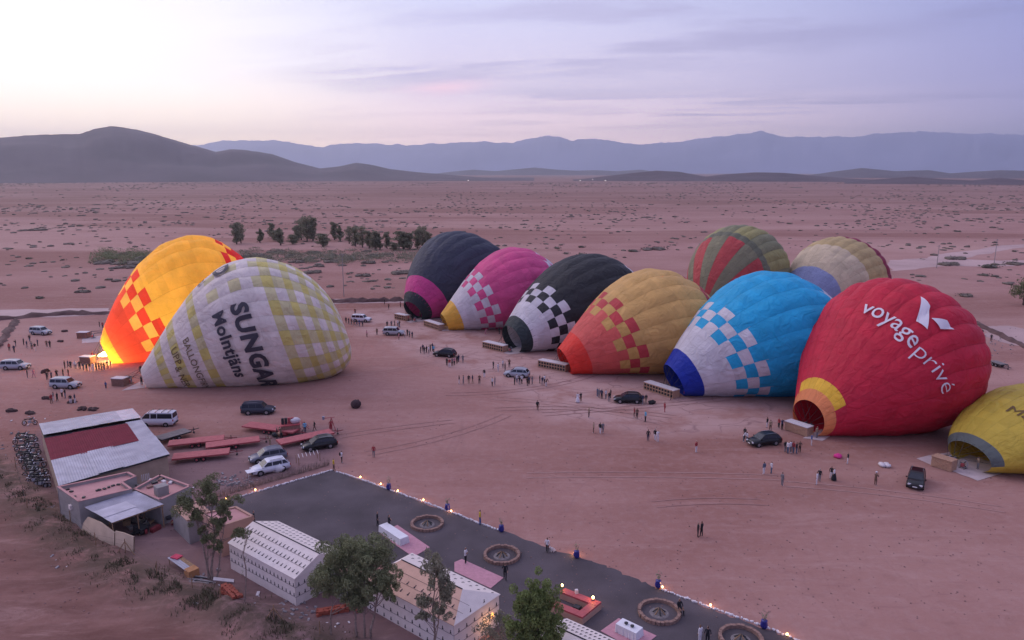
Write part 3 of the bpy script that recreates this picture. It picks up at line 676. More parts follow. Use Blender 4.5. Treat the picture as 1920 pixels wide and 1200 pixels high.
# ------------------------------------------------------------ vehicles
M_glass = mat('car_glass', (.015, .018, .03), .25, .05, spec=.5)
M_chrome = mat('rim_metal', (.35, .35, .38), .4, .05, metal=.7)
M_lampw = mat('headlight_lens', (.65, .65, .70), .2, .03, spec=.7)
M_lampr = mat('tail_light_lens', (.35, .02, .02), .3, .03)
M_plate = mat('number_plate', (.7, .7, .7), .6, .02)
def paint(n, c): return mat('paint_' + n, c, .30, .03, .5, spec=.45)
P_sil, P_wht, P_blk, P_gry, P_blu = paint('silver', (.36, .37, .42)), paint('white', (.62, .62, .70)), paint('black', (.008, .008, .011)), paint('grey', (.15, .15, .19)), paint('dark_blue', (.03, .035, .055))
def loft(mb, st):
    """st: list of rings (each a list of points), closed ends"""
    n = len(st[0]); vs = [p for r in st for p in r]; fs = []
    for k in range(len(st) - 1):
        for i in range(n): fs.append((k * n + i, k * n + (i + 1) % n, (k + 1) * n + (i + 1) % n, (k + 1) * n + i))
    fs += [tuple(range(n))[::-1], tuple(range((len(st) - 1) * n, len(st) * n))]; mb.add(vs, fs)
SHAPES = {
 '4x4': dict(L=4.9, W=1.92, belt=1.12, hood=1.10, top=1.86, g=[(-2.36, 1.12), (-2.22, 1.78), (-1.2, 1.86), (.3, 1.85), (.62, 1.78), (1.18, 1.12)], wr=.40, wb=2.75, spare=True),
 'suv': dict(L=4.65, W=1.88, belt=1.0, hood=.98, top=1.66, g=[(-2.2, 1.02), (-1.75, 1.52), (-1.1, 1.66), (.1, 1.65), (.42, 1.58), (1.22, 1.0)], wr=.36, wb=2.7, spare=False),
 'van': dict(L=5.1, W=1.9, belt=1.25, hood=1.2, top=2.15, g=[(-2.52, 1.25), (-2.45, 2.08), (-2.1, 2.15), (1.2, 2.14), (1.5, 2.02), (2.25, 1.22)], wr=.34, wb=3.0, spare=False),
}
def car(kind, pm, label, pix, head, group='vehicles parked on the field', rails=True):
    d = SHAPES[kind]; L, W_2 = d['L'] / 2, d['W'] / 2; p = P(*pix)
    root = thing({'4x4': 'off_road_car', 'suv': 'parked_car', 'van': 'passenger_van'}[kind], label, 'van' if kind == 'van' else 'car', (p.x, p.y, 0), R(head), group)
    bt, hd = d['belt'], d['hood']; f0 = L
    def ring(x, zb, zt, wl, wt): return [(x, -wl * .94, zb), (x, -wl, zb + (zt - zb) * .45), (x, -wt, zt - .06), (x, -wt + .10, zt), (x, wt - .10, zt), (x, wt, zt - .06), (x, wl, zb + (zt - zb) * .45), (x, wl * .94, zb)]
    gx0 = d['g'][-1][0]
    st = [ring(-L, .45, bt - .10, W_2 - .10, W_2 - .16), ring(-L + .12, .32, bt, W_2 - .02, W_2 - .06), ring(-L * .5, .28, bt + .01, W_2, W_2 - .04), ring(0, .28, bt, W_2, W_2 - .04), ring(gx0 - .1, .28, bt, W_2, W_2 - .05), ring(gx0 + .25, .28, hd, W_2, W_2 - .07), ring(L - .35, .30, hd - .10, W_2 - .03, W_2 - .12), ring(L - .06, .36, hd - .26, W_2 - .12, W_2 - .22), ring(L, .42, hd - .45, W_2 - .2, W_2 - .3)]
    if kind == 'van': st = st[:5] + [ring(gx0 + .05, .28, hd, W_2, W_2 - .07), ring(L - .12, .32, hd - .18, W_2 - .05, W_2 - .14), ring(L, .40, hd - .5, W_2 - .14, W_2 - .22)]
    b = MB(); loft(b, st); b.build('body', pm, root, True)
    g = d['g']; cabin = MB(); wg, wt_ = W_2 - .07, W_2 - .24
    def gr(x, z): t = (z - bt) / (d['top'] - bt); ww = wg + (wt_ - wg) * max(0, min(1, t)); return ww
    pro = g; vs = [(x, -gr(x, z), z) for x, z in pro] + [(x, gr(x, z), z) for x, z in pro]; n = len(pro)
    cabin.add(vs, [tuple(range(n))[::-1], tuple(range(n, 2 * n))] + [(i, (i + 1) % n, n + (i + 1) % n, n + i) for i in range(n)])
    cabin.build('cabin', pm, root)
    def side_win(x0, x1, s, name='side_window'):
        m = MB(); o = .012; pts = []
        ztop = d['top'] - .17; zb = bt + .06
        def xl(z): # rear limit
            (xa, za), (xb, zb2) = g[0], g[1]; return xa + (xb - xa) * (z - za) / (zb2 - za) + .10
        def xr(z): (xa, za), (xb, zb2) = g[-1], g[-2]; return xa + (xb - xa) * (z - za) / (zb2 - za) - .12
        for z, x in ((zb, x0), (zb, x1), (ztop, x1), (ztop, x0)):
            x = min(max(x, xl(z)), xr(z)); pts.append((x, s * (gr(x, z) + o), z))
        m.add(pts + [(x, y - s * .03, z) for x, y, z in pts], [(0, 1, 2, 3), (0, 4, 5, 1), (1, 5, 6, 2), (2, 6, 7, 3), (3, 7, 4, 0)]); m.build(name, M_glass, root)
    cuts = {'4x4': [(-2.6, -1.28), (-1.2, -.18), (-.1, 1.2)], 'suv': [(-2.3, -1.35), (-1.27, -.15), (-.07, 1.3)], 'van': [(-2.6, -.25), (-.15, .72), (.85, 2.2)]}[kind]
    for s in (-1, 1):
        for a, c_ in cuts: side_win(a, c_, s)
    def end_win(pa, pb, name):
        (xa, za), (xb, zb2) = pa, pb; m = MB(); t0, t1 = .08, .92; dx = .014 if xa > 0 else -.014
        q_ = []
        for t, sgn in ((t0, -1), (t0, 1), (t1, 1), (t1, -1)):
            x, z = xa + (xb - xa) * t, za + (zb2 - za) * t; q_.append((x + dx, sgn * (gr(x, z) - .09), z + .012))
        m.add(q_ + [(x - dx * 2, y, z - .02) for x, y, z in q_], [(0, 1, 2, 3), (0, 4, 5, 1), (1, 5, 6, 2), (2, 6, 7, 3), (3, 7, 4, 0)]); m.build(name, M_glass, root)
    end_win(g[-1], g[-2], 'windscreen'); end_win(g[0], g[1], 'rear_window')
    for sx in (-1, 1):
        for sy in (-1, 1):
            x, y = sx * d['wb'] / 2 + .05, sy * (W_2 - .10); wr = d['wr']
            a = MB(); a.rod((x, sy * (W_2 - .35), wr), (x, sy * (W_2 - .004), wr), wr * 1.17, wr * 1.17, 14); a.build('wheel_arch', M_rubber, root)
            m = MB(); m.rod((x, sy * (W_2 - .22), wr), (x, sy * (W_2 + .012), wr), wr, wr, 14); o_ = m.build('wheel', M_rubber, root, False)
            m = MB(); m.rod((x, sy * (W_2 - .02), wr), (x, sy * (W_2 + .025), wr), wr * .62, wr * .55, 10); m.build('rim', M_chrome, o_)
    zl = hd - .28 if kind != 'van' else hd - .42
    for s in (-1, 1):
        m = MB(); m.box((L - .10, s * (W_2 - .34), zl), (.16, .34, .15), s * -.3); m.build('headlight', M_lampw, root)
        m = MB(); m.box((-L + .03, s * (W_2 - .16), bt - .25), (.10, .16, .30)); m.build('tail_light', M_lampr, root)
        m = MB(); m.box((g[-1][0] - .25, s * (W_2 + .07), bt + .08), (.12, .16, .13)); m.build('mirror', pm, root)
    m = MB(); m.box((L - .02, 0, .46), (.14, d['W'] * .78, .2)); m.build('front_bumper', M_dark, root)
    m = MB(); m.box((L - .015, 0, zl - .06), (.07, .75, .2)); m.build('grille', M_dark, root)
    m = MB(); m.box((L + .06, 0, .48), (.02, .5, .12)); m.build('number_plate', M_plate, root)
    m = MB(); m.box((-L + .01, 0, .46), (.12, d['W'] * .8, .2)); m.build('rear_bumper', M_dark, root)
    if d['spare']:
        m = MB(); m.rod((-L - .22, 0, .95), (-L + .02, 0, .95), .36, .36, 14); m.build('spare_wheel', pm, root)
    if kind == 'van':
        for k in range(4):
            m = MB(); m.box((-1.9 + k * .95, 0, 2.27), (.07, 1.6, .05)); [m.box((-1.9 + k * .95, s * .72, 2.2), (.06, .06, .14)) for s in (-1, 1)]; m.build('roof_bar', M_dark, root)
    elif rails:
        for s in (-1, 1):
            m = MB(); m.rod((-1.5, s * .62, d['top'] + .06), (.1, s * .62, d['top'] + .06), .025, .025, 6); m.build('roof_rail', M_chrome if pm is not P_wht else M_dark, root)
    return root
car('4x4', P_sil, 'silver off road car facing right behind the standing crowd at far left', (77, 627), -14)
car('4x4', P_sil, 'silver off road car cut close to the left edge of the field', (30, 692), 2)
car('4x4', P_sil, 'silver off road car with people before and behind it, nearest on the left', (124, 727), -4)
car('4x4', P_wht, 'white off road car parked right of the gingham balloon', (678, 603), -12)
car('4x4', P_sil, 'silver off road car beside the crowd left of the magenta balloon', (739, 628), -6)
car('suv', P_blk, 'black car with crowds at both ends in front of the row of balloons', (834, 668), 163)
car('suv', P_sil, 'silver blue crossover before the black and white balloon', (969, 706), 168)
car('suv', P_blk, 'glossy black car near the long basket of the blue balloon', (1178, 754), 176)
car('suv', P_blk, 'black car with open bonnet crowd in front of the crimson balloon', (1432, 833), 196)
car('suv', P_blk, 'black car parked alone beside the mustard balloon', (1717, 907), 238)
car('4x4', P_blu, 'dark blue off road car alone behind the red trailers', (485, 775), 4)
car('suv', P_blk, 'black car parked against the red trailer', (599, 840), 207)
car('suv', P_gry, 'grey car parked beside the white one', (503, 863), 209)
car('suv', P_wht, 'white car parked nearest the gravel terrace', (507, 884), 213)
car('van', P_wht, 'white passenger van with roof bars behind the shed', (298, 797), 180)

# ------------------------------------------------------------ trailers
M_deck = mat('red_deck_boards', (.44, .13, .135), .75, .25, 1.5, .2, 8, stretch=(1, 5, 1))
M_deckg = mat('grey_deck_boards', (.20, .17, .17), .8, .2, 2, .2, 8)
def trailer(label, pa, pb, red=True, L=None, wd=2.1):
    A, Bp = P(*pa, .75), P(*pb, .75); d = unit2(A, Bp); L = L or (Bp - A).length; md = (A + Bp) / 2; a = math.atan2(d.y, d.x)
    root = thing('flatbed_trailer', label, 'trailer', (md.x, md.y, 0), a, 'flatbed trailers parked beside the shed')
    for k in range(6):
        m = MB(); m.box((0, -wd / 2 + wd / 12 + k * wd / 6, .78), (L, wd / 6 - .025, .05)); m.build('deck_board', M_deck if red else M_deckg, root)
    fm = M_reddark if red else M_dark
    fr = MB()
    for s in (-1, 1): fr.box((0, s * (wd / 2 - .03), .68), (L + .04, .07, .15))
    fr.box((L / 2 - .0, 0, .68), (.07, wd, .15)); fr.box((-L / 2 + .0, 0, .68), (.07, wd, .15)); fr.build('side_rail', M_red if red else M_dark, root)
    db = MB(); db.rod((L / 2, -.45, .62), (L / 2 + 1.3, 0, .55), .05); db.rod((L / 2, .45, .62), (L / 2 + 1.3, 0, .55), .05); db.rod((L / 2 + 1.2, 0, .55), (L / 2 + 1.7, 0, .55), .06); db.build('drawbar', fm, root)
    jw = MB(); jw.rod((L / 2 + .9, .1, .1), (L / 2 + .9, .1, .95), .04); jw.rod((L / 2 + .9, .0, .13), (L / 2 + .9, .2, .13), .13, .13, 8); jw.build('jockey_wheel', M_dark, root)
    for sx in (-.42, .42):
        for s in (-1, 1):
            m = MB(); m.rod((sx - .1, s * (wd / 2 - .30), .31), (sx - .1, s * (wd / 2 - .02), .31), .31, .31, 12); w_ = m.build('wheel', M_rubber, root)
            m = MB(); m.rod((sx - .1, s * (wd / 2 - .03), .31), (sx - .1, s * (wd / 2), .31), .16, .14, 8); m.build('rim', M_red if red else M_chrome, w_)
    for s in (-1, 1):
        m = MB(); m.box((-.1, s * (wd / 2 - .12), .67), (1.75, .3, .05)); m.build('mudguard', fm, root)
    return root
trailer('pink red flatbed trailer, middle left one behind the shed corner', (316, 831), (420, 820))
trailer('pink red flatbed trailer between two others, drawbar reaching the standing man', (386, 835), (486, 822))
trailer('pink red flatbed trailer nearest the shed wall', (324, 856), (430, 845))
trailer('red flatbed trailer pointing away behind the loaded balloon gear', (462, 795), (556, 807))
trailer('red flatbed trailer behind the parked black car', (522, 829), (622, 808))
trailer('grey flatbed trailer beside the white van', (296, 822), (352, 806), False)
trailer('small white trailer parked far right behind the crimson balloon', (1860, 676), (1884, 684), False, 3.0, 1.6)
# gear loaded beside the red trailer
root = thing('balloon_gear', 'heap of wicker basket, bags and fuel bottles beside the red trailer', 'equipment', P(545, 812), .35)
m = MB(); m.box((0, 0, .7), (2.6, 1.5, 1.3)); m.build('wicker_shell', M_wickd, root)
m = MB(); m.box((0, 0, 1.38), (2.7, 1.6, .1)); m.build('padded_rim', M_red, root)
for k in range(4): m = MB(); m.rod((-1 + k * .45, .1, 1.43), (-1 + k * .45, .1, 2.3), .2, .2, 8); m.build('fuel_bottle', M_dark if k < 2 else M_red, root)
m = MB(); m.blob((.7, 0, 1.8), (.7, .5, .45), 8, 5, .15); m.build('white_bag', M_pad, root, True)
for k in range(3): m = MB(); m.blob((-2.2 + .7 * k, -.9, .35), (.5, .4, .38), 7, 4, .2); m.build('bag', (M_dark, M_wick, M_red)[k], root, True)
m = MB()
for s in (-.5, .5): m.rod((1.6, s, 1.4), (2.6, s, .5), .05)
m.rod((1.6, -.5, 1.4), (1.6, .5, 1.4), .05); m.build('burner_frame', M_red, root)
root = thing('burner_stand', 'red tubular burner stand standing on the end of the trailer', 'burner', P(622, 806), .4)
m = MB(); m.rod((-.5, -.4, 0), (0, 0, 1.9), .05); m.rod((.5, -.4, 0), (0, 0, 1.9), .05); m.rod((0, .5, 0), (0, 0, 1.9), .05); m.rod((-1.1, 0, 1.9), (.5, 0, 1.9), .05); m.build('stand_frame', M_red, root)
m = MB(); m.rod((-1.1, 0, 1.7), (-1.1, 0, 2.2), .16, .2, 8); m.build('burner', M_iron, root)

# ------------------------------------------------------------ shed, flat roofed houses
def slab(mb, q4, th=.05):
    return mb.hexa([Vector(p) - Vector((0, 0, th)) for p in q4], [Vector(p) for p in q4])
def lerp4(q, u, v): return (q[0].lerp(q[1], u)).lerp(q[3].lerp(q[2], u), v)
def sheets(q, cells, parent, lift=0.0, ribs=True):
    """roof sheets on the quad q (0,0)-(1,0)-(1,1)-(0,1): cells = (u0,u1,v0,v1,material)"""
    for k, (u0, u1, v0, v1, m) in enumerate(cells):
        mb = MB(); z = Vector((0, 0, .02 * (k % 3) + lift)); e = .0
        ru = max(6, int((u1 - u0) * 90)); vs = []; fs = []
        for i in range(ru + 1):
            u = u0 + (u1 - u0) * i / ru; zz_ = Vector((0, 0, .022 if i % 2 else .0))
            for v in (v0, v1): vs.append(lerp4(q, u, v) + z + zz_)
        for i in range(ru): fs.append((2 * i, 2 * i + 2, 2 * i + 3, 2 * i + 1))
        mb.add(vs, fs); o = mb.build('roof_sheet', m, parent)
def wall(mb, a, b, h0, h1, th=.2, z0=-.1):
    d = (b - a); d.z = 0; n = Vector((-d.y, d.x, 0)).normalized() * th
    mb.hexa([(a.x, a.y, z0), (b.x, b.y, z0), (b.x + n.x, b.y + n.y, z0), (a.x + n.x, a.y + n.y, z0)], [(a.x, a.y, h0), (b.x, b.y, h1), (b.x + n.x, b.y + n.y, h1), (a.x + n.x, a.y + n.y, h0)])
sb, sc2 = P(110, 912, 3.3), P(318, 853, 3.3); r1, r2 = P(82, 819, 3.9), P(266, 787, 3.9); sa, sd2 = P(73, 795, 3.6), P(249, 766, 3.6)
root = thing('shed', 'long shed with grey and maroon metal roof sheets at the left', 'shed', (sb.x, sb.y, 0)); off = -Vector((sb.x, sb.y, 0))
def T(p): return p + off
fr_ = [T(r1), T(r2), T(sc2), T(sb)]
ins = .35
def inner(p, c): d = (c - p); d.z = 0; return p + d.normalized() * ins
cen = (sb + sc2 + sa + sd2) / 4
w1, w2, w3, w4 = [T(inner(p, cen)) for p in (sb, sc2, sd2, sa)]
for nm, a, b_ in (('front_wall', w1, w2), ('right_wall', w2, w3), ('back_wall', w3, w4), ('left_wall', w4, w1)):
    m = MB(); wall(m, a, b_, a.z - .12, b_.z - .12, .2); m.build('wall', M_wallb, root)
m = MB(); slab(m, [p - Vector((0, 0, .06)) for p in fr_], .06); slab(m, [p - Vector((0, 0, .10)) for p in (T(sa), T(sd2), T(r2), T(r1))], .05); m.build('roof_deck', M_dark, root)
sheets(fr_, [(0, .27, .04, .52, M_maroon), (.27, .56, .03, .54, M_maroon), (.55, .83, .04, .53, M_maroon), (.82, 1.0, 0, .50, M_iron), (0, .34, .52, 1.0, M_iron), (.33, .57, .51, .985, M_iron), (.56, .82, .52, .995, M_iron), (.81, 1.005, .49, .99, M_iron)], root, .03)
sheets([T(sa), T(sd2), T(r2) + Vector((0, 0, .22)), T(r1) + Vector((0, 0, .22))], [(0, .28, 0, 1, M_iron), (.27, .55, 0, .98, M_iron), (.54, .8, 0, .97, M_iron), (.79, 1, 0, .96, M_iron2)], root, .05)
# grey house with pink roof
def house(name, label, corners, z, wallm, roofm, par=.35, extra=None, drop=.3):
    q = [P(*c, z) for c in corners]; o = Vector((q[0].x, q[0].y, 0)); root = thing(name, label, 'building', o)
    q = [p - o for p in q]; n = len(q); ar = sum(q[i].x * q[(i + 1) % n].y - q[(i + 1) % n].x * q[i].y for i in range(n))
    if ar < 0: q = q[::-1]
    for i in range(n):
        m = MB(); wall(m, q[i], q[(i + 1) % n], z, z, .18); m.build('wall', wallm, root)
        m = MB(); a, b_ = q[i], q[(i + 1) % n]; d = (b_ - a); nn_ = Vector((-d.y, d.x, 0)).normalized()
        m.hexa([a - nn_ * .03 + Vector((0, 0, .003)), b_ - nn_ * .03 + Vector((0, 0, .003)), b_ + nn_ * .21 + Vector((0, 0, .003)), a + nn_ * .21 + Vector((0, 0, .003))], [a - nn_ * .03 + Vector((0, 0, .06)), b_ - nn_ * .03 + Vector((0, 0, .06)), b_ + nn_ * .21 + Vector((0, 0, .06)), a + nn_ * .21 + Vector((0, 0, .06))]); m.build('parapet_cap', roofm if wallm is M_wallg else wallm, root)
    m = MB(); c = sum(q, Vector()) / n
    qq = [p + (c - p).normalized() * .1 - Vector((0, 0, drop)) for p in q]
    me_f = list(range(n)); m.add(qq + [p - Vector((0, 0, .2)) for p in qq], [tuple(me_f), tuple(n + i for i in me_f)[::-1]] + [(i, n + i, n + (i + 1) % n, (i + 1) % n) for i in range(n)]); m.build('roof_deck', roofm, root)
    return root, o
h1, o1_ = house('grey_house', 'grey rendered flat roofed house with pink roof in front of the shed', [(147, 941), (107, 913), (240, 885), (256, 893), (230, 904), (248, 917)], 3.4, M_wallg, M_pinkroof)
m = MB(); c = P(134, 950, 2.2) - o1_; m.box(tuple(c + Vector((-.05, -.05, 0))), (.5, .3, .45), math.atan2((P(107, 913, 3.4) - P(147, 941, 3.4)).y, (P(107, 913, 3.4) - P(147, 941, 3.4)).x)); m.build('window', M_white, h1)
for k, (x, y) in enumerate([(222, 909), (212, 911), (204, 914), (186, 919), (183, 920), (140, 932), (134, 922), (127, 918), (157, 933), (196, 917)]):
    m = MB(); c = P(x, y, 3.12) - o1_; m.box((c.x, c.y, c.z + .05), (.35, .25, .14), k); m.build('roof_stone', M_dark, h1)
h2, o2_ = house('pink_house', 'low pink roofed house with rubble and chimney stack', [(250, 917), (300, 890), (358, 911), (300, 938)], 2.9, M_wallg, M_pinkroof)
m = MB(); c = P(303, 922, 2.9) - o2_; m.box((c.x, c.y, 2.9), (1.2, 1.1, 1.5), R(45)); m.build('water_tank', M_wallg, h2)
for k, (x, y) in enumerate([(285, 900), (290, 905), (301, 899), (307, 903), (313, 897), (281, 913), (320, 905), (259, 911)]):
    m = MB(); c = P(x, y, 2.7) - o2_; m.box((c.x, c.y, 2.72), (.6, .35, .2), k * .8); m.build('roof_rubble', (M_pad, M_dark, M_stone)[k % 3], h2)
m = MB(); c = P(266, 895, 3.0) - o2_
for k in range(5): m.box((c.x + k * .14, c.y + k * .12, 2.9), (.05, .05, .8))
m.build('radiator', M_pad, h2)
h3, o3_ = house('salmon_store', 'salmon flat roofed store beside the first tent', [(412, 988), (378, 962), (443, 950), (476, 968)], 3.2, M_salmon, M_pinkroof, drop=.08)
h4, o4_ = house('white_store', 'small pale store behind the multi stemmed tree', [(352, 978), (322, 950), (372, 940), (396, 962)], 2.5, M_wallg, M_salmon, drop=.08)
h5, o5_ = house('stone_hut', 'narrow stone hut between the two tents', [(652, 1084), (617, 1062), (645, 1044), (690, 1070)], 2.6, M_wallg, M_salmon, drop=.08)
# awning
aq = [P(158, 951, 2.9), P(254, 921, 3.0), P(307, 946, 2.6), P(209, 980, 2.4)]; o = Vector((aq[3].x, aq[3].y, 0))
root = thing('awning', 'corrugated metal awning on posts in front of the grey house', 'awning', o); aq = [p - o for p in aq]
sheets([aq[0], aq[1], aq[2], aq[3]], [(0, .55, 0, .35, M_iron), (.5, 1, 0, .45, M_iron), (0, .62, .34, .72, M_iron2), (0, .66, .70, 1.02, M_iron2), (.6, 1.0, .44, 1.0, M_iron)], root, .02)
for u, v in ((.02, .98), (.98, .97), (.5, .97), (.15, .6), (.75, .45), (.97, .3)):
    p = lerp4(aq, u, v); m = MB(); m.rod((p.x, p.y, -.1), (p.x, p.y, p.z), .06); m.build('post', M_wood, root)
for a, b_ in ((3, 2), (0, 1)): m = MB(); m.rod(aq[a] - Vector((0, 0, .08)), aq[b_] - Vector((0, 0, .08)), .06); m.build('beam', M_wood, root)
# bent pale panels leaning below the awning
def bent(label, pts, h):
    q = [P(*p) for p in pts]; o = q[0].copy(); m = MB(); vs = []; fs = []
    for i, p in enumerate(q): vs += [p - o + Vector((0, 0, -.05)), p - o + Vector((.12, .15, h[i])), p - o + Vector((.07, .09, -.05)), p - o + Vector((.19, .24, h[i]))]
    for i in range(len(q) - 1): a = i * 4; b_ = a + 4; fs += [(a, b_, b_ + 1, a + 1), (a + 2, a + 3, b_ + 3, b_ + 2), (a + 1, b_ + 1, b_ + 3, a + 3)]
    m.add(vs, fs); ob = m.build('leaning_panel', mat('fibre_board', (.48, .35, .26), .85, .12, .8), None, True); ob.location = o; tag(ob, label, 'panel')
bent('curved tan board leaning on the posts, left of the gap', [(150, 996), (165, 1004), (190, 1019), (214, 1028)], [.6, 2.0, 2.2, 1.6])
bent('curved tan board leaning on the posts, right of the gap', [(216, 1030), (232, 1034), (250, 1038)], [1.9, 1.9, 1.7])
# clutter under the awning
root = thing('junk_pile', 'dark heap of boards and sheets under the awning', 'junk', P(262, 1000))
for k in range(16):
    m = MB(); m.box((rnd.uniform(-2.2, 3.0), rnd.uniform(-.5, 3.0), rnd.uniform(.1, .7)), (rnd.uniform(.6, 1.8), rnd.uniform(.1, .9), rnd.uniform(.05, .6)), rnd.uniform(0, 3), rnd.uniform(-.4, .4)); m.build('board', (M_dark, M_reddark, M_wood, M_wallg, M_dark)[k % 5], root)
root = thing('work_table', 'long plank table with grey top beside the trees', 'table', P(342, 1068), R(-40))
for k in range(5): m = MB(); m.box((0, -.42 + k * .21, .78), (3.6, .19, .04)); m.build('plank', M_iron if k < 3 else M_wood, root)
m = MB(); m.box((1.9, 0, .45), (.9, 1.0, .75)); m.build('crate', mat('orange_wood', (.42, .20, .09), .8), root)
for sx in (-1.7, 1.3):
    for s in (-.4, .4): m = MB(); m.rod((sx, s, 0), (sx, s, .76), .04); m.build('leg', M_wood, root)
m = MB(); m.box((-1.2, .1, .86), (.9, .7, .1), .3); ob = m.build('folded_cloth', mat('red_white_cloth', (.5, .05, .1), .8)); ob.location = P(342, 1068); ob.rotation_euler.z = R(-40); tag(ob, 'red cloth folded on the plank table', 'cloth')
# ------------------------------------------------------------ tents with black motifs
M_motif = mat('black_print', (.035, .03, .04), .8)
def tent(label, pa, pb, w, h, hr, L=None, roofm=None, hip=0.0, cols=18, rows_r=3, rows_w=2):
    A, Bp = P(*pa), P(*pb); u = unit2(A, Bp); n = Vector((-u.y, u.x, 0)); n = n if n.y > 0 else -n; L = L or (Bp - A).length
    root = thing('marquee_tent', label, 'tent', A, 0, 'white camp tents with black motifs'); z = Vector((0, 0, 1))
    def pt(a, b, c): return u * a + n * b + z * c
    wm = M_white; rm = roofm or M_white; e = .02
    walls = (((0, 0), (L, 0)), ((L, 0), (L, w)), ((L, w), (0, w)), ((0, w), (0, 0)))
    for (a0, b0), (a1, b1) in walls:
        m = MB(); p, q_ = pt(a0, b0, 0), pt(a1, b1, 0); nn_ = (q_ - p).normalized().cross(z) * -.04
        m.hexa([p + nn_ * 0, q_, q_ + nn_, p + nn_], [p + z * h, q_ + z * h, q_ + nn_ + z * h, p + nn_ + z * h]); m.build('wall_panel', wm, root)
    R0, R1 = pt(hip, w / 2, hr), pt(L - hip, w / 2, hr); ov = .08
    c00, c10, c11, c01 = pt(-ov, -ov, h - .03), pt(L + ov, -ov, h - .03), pt(L + ov, w + ov, h - .03), pt(-ov, w + ov, h - .03)
    def tri(name, pts, mm):
        m = MB(); k = len(pts); m.add([p + z * .0 for p in pts] + [p - z * .05 for p in pts], [tuple(range(k)), tuple(range(k, 2 * k))[::-1]] + [(i, k + i, k + (i + 1) % k, (i + 1) % k) for i in range(k)]); m.build(name, mm, root)
    tri('roof_panel', [c00, c10, R1, R0], rm); tri('roof_panel', [c11, c01, R0, R1], wm); tri('gable_panel', [c10, c11, R1], wm); tri('gable_panel', [c01, c00, R0], wm)
    mo = MB(); sl = (pt(0, w / 2, hr) - pt(0, 0, h)); sn = u.cross(sl).normalized(); sn = sn if sn.z > 0 else -sn
    def motif(c, ax, up, nrm, s):   # small stepped lamp shape
        for wd, y0, y1 in ((.26, 0, .16), (.13, .16, .48)):
            a = c + up * y0 * s + nrm * .012; b_ = c + up * y1 * s + nrm * .012
            mo.hexa([a - ax * wd / 2 * s, a + ax * wd / 2 * s, a + ax * wd / 2 * s + nrm * .01, a - ax * wd / 2 * s + nrm * .01], [b_ - ax * wd / 2 * s, b_ + ax * wd / 2 * s, b_ + ax * wd / 2 * s + nrm * .01, b_ - ax * wd / 2 * s + nrm * .01])
    sd_ = sl.normalized()
    for side in (0, 1):
        for r in range(rows_r):
            t = (.12, .40, .68)[r]
            for k in range(cols):
                a = L * (k + .6) / cols
                if hip and (a < hip * t or a > L - hip * t): continue
                if side == 0: c = pt(a, 0, h) + sl * t; motif(c, u, sd_, sn, .62)
                else:
                    sl2 = Vector(sl); c = pt(a, w, h) + (pt(0, w / 2, hr) - pt(0, w, h)) * t; s2n = (pt(0, w / 2, hr) - pt(0, w, h)); n2 = s2n.cross(u).normalized(); n2 = n2 if n2.z > 0 else -n2; motif(c, u, s2n.normalized(), n2, .62)
    for r in range(rows_w):
        zz_ = h * (.34, .68, .05)[r]
        for k in range(cols): motif(pt(L * (k + .6) / cols, 0, zz_), u, z, -n, .62)
        for k in range(max(3, int(w / L * cols))): motif(pt(L, w * (k + .6) / max(3, int(w / L * cols)), zz_), n, z, u, .62)
    for k in range(2): motif(pt(L, w * (.35 + .3 * k), h + .15), n, z, u, .62)
    tag(mo.build('motif_print', M_motif, root), kind='stuff')
    for zz_ in (h * .32, h * .66, h - .04):
        m = MB(); p, q_ = pt(0, -.015, zz_), pt(L + .015, -.015, zz_); r_ = pt(L + .015, w, zz_); m.rod(p, q_, .018, .018, 4); m.rod(q_, r_, .018, .018, 4); m.build('cord_trim', mat('trim', (.22, .16, .16), .8), root)
    m = MB(); m.rod(R0 + z * .02, R1 + z * .02, .05, .05, 5); m.build('ridge_trim', M_motif, root)
    for t in (.38, .66): m = MB(); m.rod(pt(0, 0, h) + sl * t + sn * .02, pt(L, 0, h) + sl * t + sn * .02, .015, .015, 4); m.build('cord_trim', mat('trim', (.22, .16, .16), .8), root)
    return root
tent('white tent with rows of black motifs on its pale roof, left of the big tree', (433, 1066), (556, 1137), 5.4, 2.7, 3.8)
tent('tent with plain beige front roof and white hipped edge, right of the big tree', (688, 1139), (852, 1232), 5.4, 2.8, 3.9, roofm=M_roofcanvas, hip=1.6, cols=12, rows_r=2, rows_w=3)
tent('white tent mostly below the bottom edge beside the dense tree', (985, 1290), (1100, 1352), 5.4, 2.8, 3.9, cols=14)

# ------------------------------------------------------------ terrace furniture
def border(label, pts, gaps=()):
    q = [P(*p) for p in pts]; m = MB(); c0 = q[0]
    for a, b_ in zip(q, q[1:]):
        L = (b_ - a).length; k = 0.0
        while k < L:
            p = a.lerp(b_, k / L) - c0; r = rnd.uniform(.09, .16); m.blob((p.x + rnd.uniform(-.08, .08), p.y + rnd.uniform(-.08, .08), .07), (r, r, r * .8), 5, 3, .2); k += rnd.uniform(.14, .24)
    o = m.build('cobble_border', M_white_stone); o.location = (c0.x, c0.y, 0); tag(o, label, kind='stuff')
border('whitewashed cobble edge at the back left of the terrace', [(443, 934), (500, 917), (570, 897), (622, 882)])
border('whitewashed cobble edge along the right of the terrace', [(632, 885), (676, 899), (730, 919), (790, 940), (860, 966), (900, 982), (938, 995)])
border('whitewashed cobble edge at lower right of the terrace', [(1242, 1107), (1290, 1124), (1340, 1143), (1430, 1174), (1500, 1203), (1560, 1230)])
